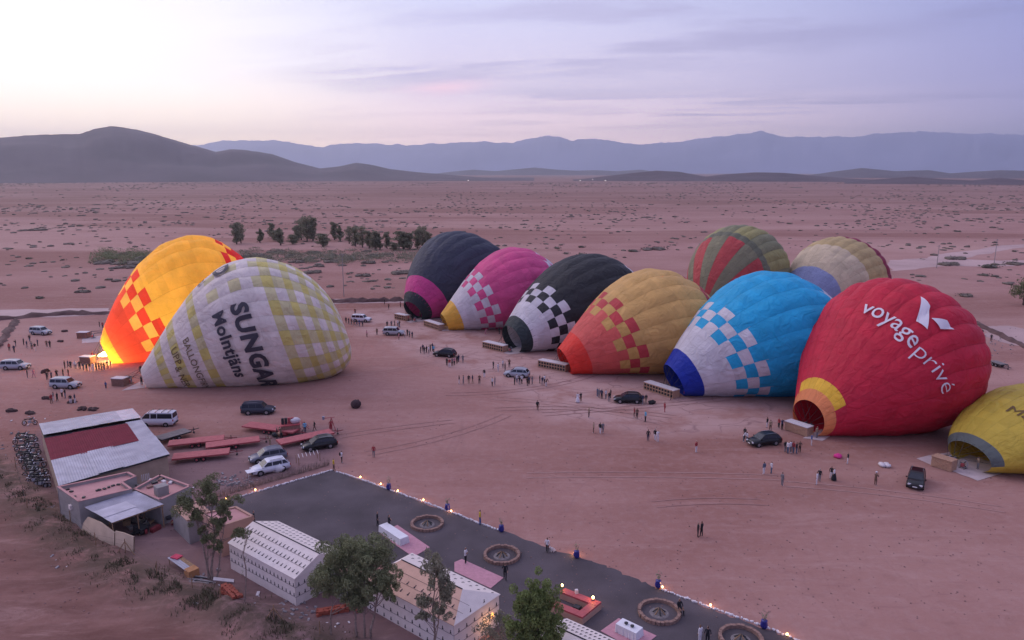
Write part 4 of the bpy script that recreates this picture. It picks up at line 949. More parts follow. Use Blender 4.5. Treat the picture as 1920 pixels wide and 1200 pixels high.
def lantern(pix, label, z=0.0, e=9, r=.085):
    p = P(*pix, z); root = thing('lantern', label, 'lantern', p, 0, 'lit lanterns around the terrace')
    m = MB(); m.lathe([(.10, 0), (.13, .04), (.10, .08)], (0, 0, 0), 8); m.build('lantern_base', M_dark, root)
    m = MB(); m.blob((0, 0, .2), (r, r, r * 1.2), 8, 6, 0); m.build('flame', M_flame, root, True)
    l = bpy.data.lights.new('lantern_light', 'POINT'); l.energy = e; l.color = (1, .5, .18); l.shadow_soft_size = .15; lo_ = link('lantern_light', l, root); lo_.location = (0, 0, .5)
for pix, lb in (((479, 921), 'lit lantern on the back left cobble edge'), ((676, 897), 'lit lantern on the cobble edge, nearest the far corner'), ((714, 910), 'lit lantern on the cobble edge just left of the first blue pot'), ((746, 923), 'lit lantern on the cobble edge just right of the first blue pot'), ((794, 940), 'lit lantern on the cobble edge behind the first stone ring'), ((846, 961), 'lit lantern on the cobble edge beside the second blue pot'), ((1242, 1104), 'lit lantern at the start of the lower right cobble edge'), ((1332, 1138), 'lit lantern halfway along the lower right cobble edge'), ((1476, 1193), 'lit lantern near the bottom of the lower right cobble edge'), ((424, 938), 'small lit lantern behind the multi stemmed tree')):
    lantern(pix, lb)
lantern((1054, 1101), 'lit lantern on the far corner of the red sofa', .8, 16, .11); lantern((1112, 1124), 'lit lantern on the right corner of the red sofa', .8, 18, .12)
lantern((1078, 1042), 'open flame beside the blue pot in the gap of the cobble edge', 0, 22, .14)
p = P(925, 1172, 1.2); plamp(p, 35, (1, .5, .15), .2, 'tent_light')
root = thing('lantern', 'glowing orange lamp behind the leafy bush by the second tent', 'lantern', P(922, 1180), 0, 'lit lanterns around the terrace')
m = MB(); m.rod((0, 0, 0), (0, 0, 1.1), .04); m.build('lamp_post', M_dark, root); m = MB(); m.blob((0, 0, 1.3), (.2, .2, .26), 8, 6, 0); m.build('lamp_shade', mat('glowing_shade', (1, .42, .10), .5, 0, emit=3), root, True)
def pot(pix, label, plant=True):
    root = thing('plant_pot', label, 'plant pot', P(*pix), 0, 'blue plant pots around the terrace')
    m = MB(); m.lathe([(.16, 0), (.29, .18), (.31, .40), (.23, .66), (.27, .72)], (0, 0, 0), 12); m.build('pot', M_blue, root, True)
    if plant:
        m = MB()
        for k in range(26):
            a, t = rnd.uniform(0, 6.3), rnd.uniform(.1, .8); d = Vector((math.cos(a), math.sin(a), 0)) * t * .35; c = Vector((d.x, d.y, .72 + t)); u_ = Vector((rnd.uniform(-1, 1), rnd.uniform(-1, 1), rnd.uniform(-.3, 1))).normalized() * .16; v_ = Vector((rnd.uniform(-1, 1), rnd.uniform(-1, 1), 0)).normalized() * .05
            m.add([c - u_, c + v_, c + u_, c - v_], [(0, 1, 2, 3)])
        for k in range(3): m.rod((0, 0, .6), (rnd.uniform(-.3, .3), rnd.uniform(-.3, .3), 1.3), .02, .008, 4)
        m.build('plant', M_leafg, root)
for pix, lb in (((729, 918), 'blue pot between two lanterns on the cobble edge'), ((839, 957), 'blue pot beside the lantern behind the first stone ring'), ((940, 997), 'blue pot at the end of the upper cobble edge'), ((1081, 1046), 'blue pot beside the open flame in the gap'), ((1234, 1102), 'blue pot at the start of the lower right cobble edge'), ((1432, 1178), 'blue pot midway down the lower right cobble edge')): pot(pix, lb)
def fire_ring(pix, r, label, seat=0):
    c = P(*pix); root = thing('fire_ring', label, 'fire ring', c, rnd.uniform(0, 3), 'round stone fire rings on the terrace'); n = 30
    for k in range(n):
        a = 2 * math.pi * k / n; m = MB(); h = .42 + rnd.uniform(-.04, .05); h *= .82; m.box((r * math.cos(a), r * math.sin(a), h / 2 - .02), (.27 + rnd.uniform(-.04, .04), 2 * math.pi * r / n * .93, h), a + rnd.uniform(-.05, .05)); m.build('stone', M_stone, root)
    m = MB(); m.lathe([(r * .5, 0), (r * .45, .05)], (0, 0, .02), 14); m.build('ash_bed', M_ash, root)
    for k in range(7):
        a = k * .9; m = MB(); m.rod((math.cos(a) * .55, math.sin(a) * .55, .08), (math.cos(a + .3) * .05, math.sin(a + .3) * .05, .5), .06, .05, 5); m.build('log', M_wood if k % 2 else M_dark, root)
fire_ring((801, 984), 1.62, 'round stone fire ring nearest the upper cobble edge'); fire_ring((941, 1043), 1.66, 'round stone fire ring beside the man in black'); fire_ring((1236, 1150), 1.68, 'round stone fire ring beside the seated person'); fire_ring((1389, 1200), 1.62, 'round stone fire ring cut by the bottom edge')
def rug(label, pts, z=.03):
    o = sheet('rug', pts, M_rug, z, 0, 0, None, None); tag(o, label, 'rug', group='pink rugs on the terrace')
    me = o.data; bm = bmesh.new(); bm.from_mesh(me); g = bmesh.ops.extrude_face_region(bm, geom=bm.faces[:]); bmesh.ops.translate(bm, verts=[v for v in g['geom'] if isinstance(v, bmesh.types.BMVert)], vec=(0, 0, .03)); bmesh.ops.recalc_face_normals(bm, faces=bm.faces); bm.to_mesh(me); bm.free()
rug('pink rug under the first white table', [(712, 1002), (775, 1045), (806, 1027), (745, 985)]); rug('long pink rug with a man in white standing at its corner', [(852, 1055), (866, 1049), (944, 1084), (920, 1104), (852, 1072)]); rug('pink rug under the lower right white table', [(1126, 1184), (1160, 1160), (1231, 1193), (1195, 1222)])
def cloth_table(label, pa, pb, w, items=()):
    A, Bp = P(*pa, .8), P(*pb, .8); d = unit2(A, Bp); L = (Bp - A).length; c = (A + Bp) / 2; root = thing('banquet_table', label, 'table', (c.x, c.y, 0), math.atan2(d.y, d.x), 'white clothed tables on the terrace')
    m = MB(); n = 64; vs = []; fs = []; hx, hy = L / 2, w / 2
    per = []
    for k in range(n):
        t = k / n * 4; s, f = int(t), t % 1; e = [(-hx, -hy), (hx, -hy), (hx, hy), (-hx, hy), (-hx, -hy)]; per.append((e[s][0] + (e[s + 1][0] - e[s][0]) * f, e[s][1] + (e[s + 1][1] - e[s][1]) * f))
    for x, y in per: vs.append((x, y, .8))
    for k, (x, y) in enumerate(per): j = .04 + .05 * math.sin(k * 2.4) ; sx_, sy_ = (1 + j / hx * .9, 1 + j / hy * .9); vs.append((x * sx_, y * sy_, .06 + .03 * math.sin(k * 1.3)))
    fs = [(k, (k + 1) % n, n + (k + 1) % n, n + k) for k in range(n)] + [tuple(range(n))]; m.add(vs, fs); m.build('tablecloth', M_cloth, root)
    for sx in (-1, 1):
        for sy in (-1, 1): m = MB(); m.rod((sx * (hx - .1), sy * (hy - .1), 0), (sx * (hx - .1), sy * (hy - .1), .78), .03); m.build('leg', M_dark, root)
    for k, t in enumerate(items):
        it = thing('serving_bowl', ('first', 'second')[k] + ' small dark bowl on ' + label, 'bowl', c + d * (t - .5) * L + Vector((0, 0, .0)) - Vector((0, 0, 0)), 0); it.location.z = .805
        m = MB(); m.lathe([(.08, 0), (.16, .08), (.17, .14)], (0, 0, 0), 8); m.build('bowl', M_dark, it)
cloth_table('white clothed table beside the big tree', (718, 982), (758, 1008), 1.0); cloth_table('white clothed table at the lower right', (1161, 1164), (1199, 1182), 1.05, (.35, .65))
# sofa square
root = thing('corner_sofa', 'red cushioned low seating square with lanterns on its corners', 'sofa', P(1127, 1128, 0)); o = P(1127, 1128, 0)
ca_, cb2, cc_ = P(1128, 1128, .75), P(1058, 1101, .75), P(1091, 1158, .75); u_ = unit2(ca_, cb2); v_ = unit2(ca_, cc_); L1, L2 = 3.7, 2.9; o = Vector((ca_.x, ca_.y, 0)); root.location = o
def bank_(a0, a1, b0, b1, nm, mm, z0, z1):
    m = MB(); q_ = [u_ * a + v_ * b for a, b in ((a0, b0), (a1, b0), (a1, b1), (a0, b1))]; m.hexa([p + Vector((0, 0, z0)) for p in q_], [p + Vector((0, 0, z1)) for p in q_]); m.build(nm, mm, root)
W2 = .75
for r_ in ((0, L1, 0, W2), (0, W2, W2, L2), (W2, L1, L2 - W2, L2)): bank_(*r_, 'seat_base', M_salmon, 0, .55)
for r_ in ((0.02, 1.25, .02, W2), (1.27, 2.5, .02, W2), (2.52, L1, .02, W2), (.02, W2 - .02, W2 + .02, 1.8), (.02, W2 - .02, 1.82, L2 - .02), (W2, 2.1, L2 - W2 + .02, L2 - .02), (2.12, L1, L2 - W2 + .02, L2 - .02)): bank_(*r_, 'seat_cushion', M_red, .553, .72)
for r_ in ((W2 + .5, W2 + 1.1, W2 + .35, W2 + .85),): bank_(*r_, 'coffee_table', M_dark, 0, .4)
m = MB(); m.box(tuple(P(1081, 1109, .9) - o), (.25, .25, .35), .3); m.build('white_box', M_pad, root)

# ------------------------------------------------------------ people
def skin_body(name, J, E_, Rd):
    """one continuous body grown over a skeleton: joints J, bones E_, radii Rd"""
    me = bpy.data.meshes.new(name); me.from_pydata(J, E_, []); o = bpy.data.objects.new(name, me); COL.objects.link(o)
    md = o.modifiers.new('s', 'SKIN'); sk = me.skin_vertices[0].data
    for i, r in enumerate(Rd): sk[i].radius = r if isinstance(r, tuple) else (r, r)
    sk[0].use_root = True; ss = o.modifiers.new('d', 'SUBSURF'); ss.levels = 1
    bpy.context.view_layer.update()
    m2 = bpy.data.meshes.new_from_object(o.evaluated_get(bpy.context.evaluated_depsgraph_get())); bpy.data.objects.remove(o); return m2
def person_mesh(name, la=(0, 0), ra=(0, 0), le=None, re=None, step=.0, skirt=False, sit=False, bend=0.0):
    hipz = .93 if not sit else .50
    J = [(0, 0, hipz), (0, bend * .1, hipz + .20), (0, bend * .25, hipz + .42), (0, bend * .32, hipz + .54), (0, bend * .36 + .015, hipz + .66), (0, bend * .36 + .03, hipz + .78)]
    Rd = [(.15, .11), (.135, .10), (.16, .105), (.055, .055), (.085, .10), (.075, .09)]; E_ = [(0, 1), (1, 2), (2, 3), (3, 4), (4, 5)]
    for s, st in ((-1, step), (1, -step)):
        b = len(J)
        if sit: J += [(s * .11, .12, hipz - .02), (s * .13, .48, hipz - .02), (s * .13, .50, .08), (s * .13, .62, .04)]
        else: J += [(s * .095, 0, hipz - .08), (s * .10, st * .5 + .02, .49), (s * .10, st, .08), (s * .11, st + .13, .04)]
        Rd += [(.10, .10), (.066, .07), (.045, .05), (.04, .035)]; E_ += [(0, b), (b, b + 1), (b + 1, b + 2), (b + 2, b + 3)]
    for s, el, ha in ((-1, le, la), (1, re, ra)):
        b = len(J); sh = (s * .19, bend * .27, hipz + .47)
        el = el or (s * .25, bend * .2 - .03, hipz + .20); ha = ha if ha != (0, 0) else (s * .26, bend * .2 + .06, hipz - .04)
        J += [sh, el, ha, tuple(Vector(ha) + (Vector(ha) - Vector(el)).normalized() * .11)]; Rd += [(.06, .06), (.045, .045), (.034, .034), (.03, .022)]; E_ += [(2, b), (b, b + 1), (b + 1, b + 2), (b + 2, b + 3)]
    me = skin_body(name, J, E_, Rd); n = len(me.polygons); mi = np.zeros(n, int)
    H0 = hipz
    for i, p in enumerate(me.polygons):
        c = p.center; arm = abs(c.x) > .20 and c.z > H0 - .2
        if c.z > H0 + .60: mi[i] = 3 if (c.z > H0 + .76 or c.y < bend * .36 - .02) else 2        # hair / face
        elif c.z > H0 + .52: mi[i] = 2
        elif math.dist(c, J[-2]) < .11 or math.dist(c, J[-6]) < .11 or math.dist(c, J[-1]) < .12 or math.dist(c, J[-5]) < .12: mi[i] = 2
        elif c.z > H0 - .02 or arm: mi[i] = 0
        elif c.z < .09: mi[i] = 4
        else: mi[i] = 1
    me.polygons.foreach_set('material_index', mi.tolist()); me.polygons.foreach_set('use_smooth', [True] * n)
    for _ in range(5): me.materials.append(None)
    return me
POSES = {
 'stand': person_mesh('body'), 'stand2': person_mesh('body', step=.07),
 'walk': person_mesh('body', step=.26, la=(-.22, .26, .98), le=(-.26, .06, 1.12), ra=(.24, -.2, .92), re=(.26, -.12, 1.14)),
 'phone': person_mesh('body', la=(-.07, .36, 1.36), le=(-.25, .14, 1.14), ra=(.07, .36, 1.36), re=(.25, .14, 1.14)),
 'fold': person_mesh('body', la=(.08, .2, 1.14), le=(-.26, .10, 1.12), ra=(-.08, .22, 1.18), re=(.26, .10, 1.12)),
 'photo': person_mesh('body', la=(-.06, .25, 1.60), le=(-.26, .20, 1.34), ra=(.06, .25, 1.60), re=(.26, .20, 1.34)),
 'point': person_mesh('body', ra=(.55, .3, 1.42), re=(.38, .16, 1.40), step=.05),
 'bend': person_mesh('body', bend=1.0, la=(-.2, .55, .95), le=(-.24, .38, 1.12), ra=(.2, .55, .95), re=(.24, .38, 1.12)),
 'sit': person_mesh('body', sit=True, la=(-.14, .34, .58), le=(-.24, .12, .72), ra=(.14, .34, .58), re=(.24, .12, .72)),
}
CLO = {'k': ('black', (.02, .02, .025)), 'n': ('navy', (.03, .035, .08)), 'w': ('white', (.66, .62, .66)), 'g': ('grey', (.18, .17, .19)), 'r': ('red', (.32, .04, .05)), 'b': ('blue', (.05, .09, .26)), 'c': ('light blue', (.16, .42, .60)), 'y': ('yellow', (.62, .42, .04)), 't': ('tan', (.36, .26, .18)), 'p': ('pink', (.52, .22, .27)), 'o': ('brown', (.14, .08, .06)), 'd': ('denim blue', (.09, .12, .19))}
CM = {k: mat('cloth_' + v[0].replace(' ', '_'), v[1], .85, .15, 6) for k, v in CLO.items()}
SK = [mat('skin_fair', (.42, .24, .18), .6, .05), mat('skin_brown', (.25, .13, .09), .6, .05)]; HR = [mat('hair_dark', (.02, .015, .012), .6, .1), mat('hair_brown', (.08, .045, .025), .6, .1), mat('hair_grey', (.3, .28, .27), .6, .1)]
SHO = [mat('shoes_dark', (.03, .025, .03), .7), mat('shoes_white', (.6, .58, .6), .7)]
PN = {'stand': 'standing', 'stand2': 'standing', 'walk': 'walking', 'phone': 'looking at a held phone', 'fold': 'standing with folded arms', 'photo': 'raising both hands to take a photo', 'point': 'standing and pointing', 'bend': 'bending forward', 'sit': 'sitting'}
ORD = ['leftmost', 'second from left', 'third from left', 'fourth from left', 'fifth from left', 'sixth from left', 'seventh from left', 'eighth from left', 'ninth from left', 'tenth from left', 'eleventh from left', 'twelfth from left', 'thirteenth from left', 'fourteenth from left', 'fifteenth from left', 'sixteenth from left', 'seventeenth from left']
M_bagm = mat('bag_black', (.02, .02, .022), .8)
pr = random.Random(21)
def person(px, py, top, bot, pose, label, group, face=None, tall=1.0, dress=False, acc=None):
    p = P(px, py); me = POSES[pose]; o = link('person', None); o.location = p; o.rotation_euler = (0, 0, pr.uniform(-3.1, 3.1) if face is None else R(face)); s = tall * pr.uniform(.94, 1.04); o.scale = (s, s, s)
    tag(o, label, 'person', group); b = link('body', me, o)
    ms = (CM[top], CM[bot], pr.choice(SK), pr.choice(HR), pr.choice(SHO) if pose != 'sit' else SHO[0])
    for i, m in enumerate(ms): b.material_slots[i].link = 'OBJECT'; b.material_slots[i].material = m
    if dress:
        m = MB(); m.lathe([(.15, 1.0), (.24, .7), (.33, .25), (.35, .12)][::-1], (0, 0, 0), 10); m.build('long_skirt', CM[bot], o, True)
    if acc == 'pack':
        m = MB(); m.blob((0, -.20, 1.2), (.16, .12, .24), 8, 5, .05); m.build('backpack', M_bagm, o, True)
    if acc == 'cap':
        m = MB(); m.lathe([(.13, 1.68), (.12, 1.76), (.05, 1.80)], (0, .01, 0), 8); m.build('cap', CM['w'], o, True)
    return o
def crowd(where, group, rows):
    """rows: (px, py, top, bottom, pose[, extra dict])"""
    rows = sorted(rows, key=lambda r: r[0]); n = len(rows)
    for i, r in enumerate(rows):
        ex = r[5] if len(r) > 5 else {}
        pos = '' if n == 1 else (', ' + (ORD[i] if i < n - 1 or n < 3 else 'rightmost'))
        if n == 2: pos = (', the left one of two', ', the right one of two')[i]
        lb = 'person in %s top and %s %s %s %s%s' % (CLO[r[2]][0], CLO[r[3]][0], 'skirt' if ex.get('dress') else 'trousers', PN[r[4]], where, pos)
        ws = lb.split(); wl = where.split()
        if len(ws) > 16: lb = 'person in %s top %s %s%s' % (CLO[r[2]][0], PN[r[4]].split()[0], where, pos)
        if len(lb.split()) > 16: lb = 'person in %s %s%s' % (CLO[r[2]][0], where, pos)
        if len(lb.split()) > 16: lb = '%s person %s, %s' % (CLO[r[2]][0], where, pos.replace(' from left', '').replace(', the left one of two', 'left one').replace(', the right one of two', 'right one').strip(', '))
        person(r[0], r[1], r[2], r[3], r[4], lb, group, **ex)
CG = 'spectators and crew on the balloon field'
S1, S2, WK, PH, FO, PT, BE, FT = 'stand', 'stand2', 'walk', 'phone', 'fold', 'point', 'bend', 'photo'
crowd('left of the rearmost silver car', CG, [(18, 658, 'r', 'k', S1), (27, 661, 'n', 'k', S2), (30, 650, 'k', 'g', PH)])
crowd('below the rearmost silver car', CG, [(45, 647, 'k', 'k', S1), (51, 653, 'n', 'g', WK), (56, 641, 'k', 'd', S2), (60, 655, 'g', 'k', PH), (66, 658, 'k', 'w', S1), (71, 649, 'n', 'k', FO)])
crowd('right of the rearmost silver car', CG, [(88, 651, 'o', 'k', S2), (94, 652, 'k', 'k', WK)])
crowd('before the burner of the glowing balloon', CG, [(122, 692, 'k', 'k', S1), (128, 690, 'n', 'k', WK), (133, 691, 'k', 'k', S1), (142, 692, 'w', 'g', S2), (150, 693, 'k', 'k', PH), (157, 695, 'n', 'd', S1), (163, 696, 'k', 'k', FT), (169, 696, 'k', 'w', S1), (175, 697, 'w', 'w', S2), (181, 695, 'k', 'k', FT), (186, 694, 'o', 'k', S1), (191, 694, 'k', 'k', PH), (196, 695, 'k', 'g', S2), (202, 692, 'n', 'k', S1), (208, 690, 'k', 'k', S2)])
crowd('by the basket lit by the flame', CG, [(172, 676, 'r', 'k', BE), (179, 678, 'o', 'o', FT)])
crowd('alone behind the nearest silver car', CG, [(129, 707, 'o', 'r', WK)])
crowd('right of the silver car at the left edge', CG, [(52, 709, 'k', 'k', S1), (64, 708, 'p', 'p', WK)])
crowd('behind the nearest silver car', CG, [(89, 713, 'k', 'k', S1), (97, 712, 'n', 'k', S2), (107, 709, 'k', 'k', PH), (119, 707, 'k', 'k', S1)])
crowd('in front of the nearest silver car', CG, [(97, 757, 'r', 'o', S2), (101, 752, 'g', 'w', S1), (108, 753, 'k', 'k', S2), (117, 745, 'w', 'k', S1), (123, 747, 'k', 'd', FO), (133, 757, 'k', 'w', S1), (141, 756, 'n', 'w', S2)])
crowd('alone left of the dark basket of the gingham balloon', CG, [(199, 729, 'b', 'n', S1, dict(tall=.8))])
crowd('beside the mouth of the gingham balloon', CG, [(264, 700, 'k', 'k', S1), (266, 723, 'k', 'k', FT)])
crowd('beside the hidden pink balloon', CG, [(187, 614, 'k', 'k', S1), (193, 616, 'r', 'k', S2)])
crowd('around the white car right of the gingham balloon', CG, [(649, 606, 'k', 'k', S1), (654, 608, 'n', 'k', S2), (659, 609, 'k', 'g', FT), (664, 610, 'g', 'k', S1), (669, 611, 'k', 'd', WK), (674, 612, 'b', 'd', S2), (680, 613, 'n', 'k', PH)])
crowd('standing behind the white car', CG, [(666, 590, 'o', 'k', S1)])
crowd('on the open ground left of the silver car', CG, [(688, 632, 'p', 'o', S1), (707, 628, 'o', 'k', S2)])
crowd('near the far dark earth bank', CG, [(721, 571, 'k', 'k', S1), (729, 580, 'o', 'k', WK), (751, 576, 'p', 'o', S1)])
crowd('behind the silver car left of the magenta balloon', CG, [(726, 614, 'k', 'k', BE), (734, 613, 'n', 'k', S1), (740, 612, 'k', 'k', S2), (746, 612, 'w', 'k', S1), (749, 614, 'k', 'd', PH)])
crowd('right of the silver car by the magenta balloon', CG, [(748, 638, 'p', 'o', S1), (759, 634, 'w', 'g', S2), (764, 630, 'k', 'k', S1), (768, 633, 'g', 'k', PH), (773, 634, 'n', 'k', S2)])
crowd('by the mouth of the charcoal balloon', CG, [(766, 603, 'r', 'k', WK), (773, 602, 'k', 'k', BE), (788, 596, 't', 'o', S1)])
crowd('by the mouth of the magenta balloon', CG, [(910, 628, 'p', 'p', BE), (936, 627, 'k', 'k', WK)])
crowd('behind the black car with crowds', CG, [(789, 663, 'k', 'k', S1), (793, 660, 'n', 'k', S2), (796, 664, 'k', 'g', PH), (800, 662, 'k', 'k', S1), (804, 663, 'w', 'g', S2), (807, 659, 'k', 'k', FT), (811, 658, 'n', 'n', S1), (813, 662, 'c', 'k', S2)])
crowd('in front of the black car with crowds', CG, [(838, 686, 'k', 'k', S1), (843, 689, 'r', 'w', S2), (848, 687, 'g', 'k', PH), (852, 685, 'p', 'k', S1), (857, 682, 'k', 'k', S2), (860, 679, 'n', 'n', S1), (868, 680, 'g', 'g', FO)])
crowd('in the line left of the silver blue crossover', CG, [(861, 720, 'k', 'w', S1), (869, 721, 'g', 'g', S2), (879, 720, 'k', 't', S1), (886, 719, 'n', 't', S2), (899, 720, 'o', 'k', FO)])
crowd('just left of the silver blue crossover', CG, [(908, 708, 'k', 'w', S1), (923, 725, 'w', 'k', S2), (928, 723, 'g', 'd', S1)])
crowd('behind the silver blue crossover', CG, [(925, 692, 'k', 'k', WK), (934, 697, 'w', 'w', S1), (943, 690, 'w', 'g', S2), (947, 696, 'k', 'k', S1), (955, 689, 'o', 'k', PH)])
crowd('in front of the silver blue crossover', CG, [(965, 722, 'k', 'k', S1), (969, 718, 'w', 'd', S2), (974, 722, 'k', 'g', PH), (978, 720, 'w', 'k', S1), (989, 724, 'k', 'k', S2), (992, 721, 'n', 'k', S1), (998, 721, 'g', 'g', FO)])
crowd('right of the silver blue crossover', CG, [(1012, 719, 'k', 'k', S1), (1017, 722, 'n', 'g', S2), (1021, 719, 'w', 'k', PH), (1024, 725, 'o', 'w', BE)])
crowd('alone at the edge of the pale ground', CG, [(1008, 770, 'k', 'o', S2, dict(acc='pack'))])
crowd('left of the glossy black car by itself', CG, [(1083, 755, 'w', 'w', S1, dict(dress=True)), (1089, 753, 'k', 'o', FO)])
crowd('alone in the middle of the field in pale top', CG, [(1104, 783, 't', 'k', S1)])
crowd('walking towards the camera below the pale ground', CG, [(1113, 812, 't', 'o', S1), (1125, 813, 'k', 'w', S2), (1130, 812, 'g', 'g', S1)])
crowd('left of the glossy black car', CG, [(1120, 744, 'd', 'd', S1), (1123, 746, 'g', 'g', S2), (1128, 748, 'n', 'k', S1), (1136, 748, 'w', 'g', FO), (1142, 753, 'k', 'g', S2), (1145, 746, 'k', 'k', S1)])
crowd('right of the glossy black car', CG, [(1199, 757, 'k', 'g', S1), (1205, 758, 'n', 'g', S2), (1211, 757, 'k', 't', S1)])
crowd('by the end of the long basket of the blue balloon', CG, [(1258, 750, 'o', 'k', S1)])
crowd('alone right of the glossy black car', CG, [(1246, 773, 'r', 'r', S2)])
crowd('in front of the glossy black car', CG, [(1189, 783, 'r', 'k', S1), (1194, 785, 'o', 'k', S2), (1210, 791, 'c', 'k', S1, dict(tall=1.05))])
crowd('below the glossy black car', CG, [(1215, 827, 'k', 'n', S1), (1228, 826, 'k', 'w', S2), (1233, 828, 'w', 'w', PH)])
crowd('alone in shorts in the middle right of the field', CG, [(1305, 848, 'r', 'w', S1)])
crowd('at the bonnet of the black car by the crimson balloon', CG, [(1394, 828, 'w', 'g', BE), (1400, 830, 'w', 'k', S1), (1396, 822, 'k', 'k', S2)])
crowd('left of the basket of the crimson balloon', CG, [(1438, 802, 'k', 'w', S1), (1444, 808, 't', 'o', S2), (1460, 803, 'r', 'k', S1), (1466, 806, 'n', 'k', PH)])
crowd('in the group right of the black car by the crimson balloon', CG, [(1472, 847, 'k', 'g', S1), (1477, 850, 'w', 'd', S2), (1482, 849, 'w', 'g', S1), (1487, 850, 'r', 'd', S2), (1493, 851, 'k', 'd', S1), (1499, 848, 'o', 'k', FO)])
crowd('alone below the mouth of the crimson balloon', CG, [(1521, 835, 'b', 'w', S1)])
crowd('inside the mouth of the crimson balloon', CG, [(1531, 821, 't', 'g', S1), (1552, 816, 'g', 'g', PH)])
crowd('beside the pink bundle on the ground', CG, [(1589, 870, 'k', 'w', S2)])
crowd('left of the pair in white', CG, [(1432, 889, 'd', 'w', S1), (1446, 888, 'w', 'd', PH)])
crowd('alone in grey robe below the pair', CG, [(1466, 911, 'g', 'g', S1)])
crowd('together right of the grey figure', CG, [(1531, 909, 'w', 'w', S1), (1536, 903, 'k', 'g', S2)])
crowd('together in the middle of the right foreground', CG, [(1558, 898, 'k', 'w', S1), (1563, 901, 'w', 'k', S2, dict(dress=True))])
crowd('taking a picture left of the lone black car', CG, [(1641, 910, 'o', 'o', PH, dict(acc='cap'))])
crowd('in the dark mouth of the mustard balloon', CG, [(1833, 880, 't', 'g', PH)])
crowd('alone in front of the gravel terrace corner', CG, [(701, 857, 'r', 'g', S1)])
crowd('beside the terrace corner', CG, [(641, 868, 'w', 'k', FO, dict(acc='pack'))])
crowd('on the terrace corner beside the cobbles', CG, [(626, 882, 'y', 'o', S2)])
crowd('close together alone on the empty field', CG, [(1308, 1007, 'k', 'k', FO), (1315, 1006, 'k', 'k', S2)])
crowd('with a dog at the terrace edge', CG, [(1026, 1036, 'w', 'k', S2)])
crowd('at the corner of the long pink rug', CG, [(873, 1057, 'w', 'k', FO)])
crowd('at the far end of the long pink rug', CG, [(947, 1087, 'k', 'k', WK)])
crowd('on the upper cobble edge', CG, [(900, 984, 'y', 'b', S2)])
crowd('behind the white clothed table', CG, [(708, 986, 'k', 'k', S2), (730, 994, 'k', 'k', FO)])
crowd('beside the first tent ridge', CG, [(477, 985, 'k', 'k', S1)])
crowd('on the rim of the lower fire ring', CG, [(1273, 1148, 'k', 'k', 'sit', dict(face=200))])
crowd('near the bottom edge', CG, [(1312, 1206, 'w', 'w', S1), (1326, 1208, 'k', 'k', S2)])
crowd('beside the loaded balloon gear', CG, [(520, 822, 'k', 'k', S1), (528, 823, 'o', 'k', BE), (572, 812, 'c', 'n', S2), (590, 809, 'k', 'o', WK), (507, 836, 't', 't', BE)])
crowd('beside the burner stand', CG, [(621, 808, 'r', 'r', S2)])
crowd('far behind the crimson balloon', CG, [(1841, 630, 'k', 'k', S1), (1858, 640, 'k', 'o', WK)])
# things lying on the field
def lump(name, label, cat, pix, r, m, n=1, group=None):
    root = thing(name, label, cat, P(*pix), rnd.uniform(0, 3), group)
    for k in range(n): q_ = MB(); q_.blob((rnd.uniform(-.4, .4) * (n > 1), rnd.uniform(-.3, .3) * (n > 1), r[2] * .7), r, 10, 6, .18); q_.build(name.split('_')[-1] if n > 1 else 'cover', m, root, True)
lump('fabric_bundle', 'pink fabric bundle on the ground', 'bundle', (1569, 858), (.55, .5, .3), mat('hot_pink', (.62, .04, .22), .8), 2)
lump('envelope_bag', 'white and dark bag lying on the field left of the mustard balloon', 'bag', (1658, 874), (.75, .4, .28), M_pad, 2)
lump('kit_bag', 'black bag lying right of the glossy black car', 'bag', (1222, 757), (.7, .5, .35), M_bagm, 1)
lump('balloon_fan', 'round dark bale alone in the middle of the field', 'bale', (668, 764), (.85, .8, .75), mat('dark_bale', (.06, .035, .04), .9), 1)
for k, (x, y, lb) in enumerate([(82, 698, 'dark mound between the two nearest silver cars'), (120, 622, 'small dark mound right of the rearmost car'), (112, 641, 'small dark mound right of the crowd'), (88, 748, 'flat dark mound left of the crowd in front of the car'), (137, 754, 'dark mound at the feet of the crowd'), (21, 772, 'dark scrub mound at the left edge'), (57, 776, 'small dark mound above the shed'), (155, 768, 'dark mound just behind the shed roof, left one'), (174, 769, 'dark mound just behind the shed roof, right one')]):
    root = thing('soil_mound', lb, 'mound', P(x, y), rnd.uniform(0, 3), 'dark mounds on the left of the field'); q_ = MB()
    for j in range(5): q_.blob((rnd.uniform(-.5, .5), rnd.uniform(-.4, .4), .12), (.45, .4, rnd.uniform(.2, .38) * (1.6 if k == 0 else 1)), 7, 4, .3)
    tag(q_.build('clods', mat('mound_soil', (.07, .04, .04), .95, .3), root), kind='stuff')
# dog
root = thing('dog', 'small pale dog sitting beside the man in the white shirt', 'dog', P(1037, 1035), R(200))
dm = skin_body('body', [(0, 0, .32), (.16, 0, .42), (.24, 0, .50), (.32, 0, .60), (.44, 0, .57), (-.14, 0, .20), (-.32, .02, .12), (-.05, .11, .10), (.08, .11, .04), (-.05, -.11, .10), (.08, -.11, .04), (.18, .08, .22), (.2, .08, .03), (.18, -.08, .22), (.2, -.08, .03)], [(0, 1), (1, 2), (2, 3), (3, 4), (0, 5), (5, 6), (5, 7), (7, 8), (5, 9), (9, 10), (1, 11), (11, 12), (1, 13), (13, 14)], [.13, .11, .07, .08, .035, .12, .03, .07, .03, .07, .03, .05, .03, .05, .03])
dm.materials.append(M_pad); dm.polygons.foreach_set('use_smooth', [True] * len(dm.polygons)); link('body', dm, root)
for s in (-1, 1): m = MB(); m.rod((.30, s * .05, .64), (.29, s * .07, .73), .03, .008, 5); m.build('ear', M_pad, root)
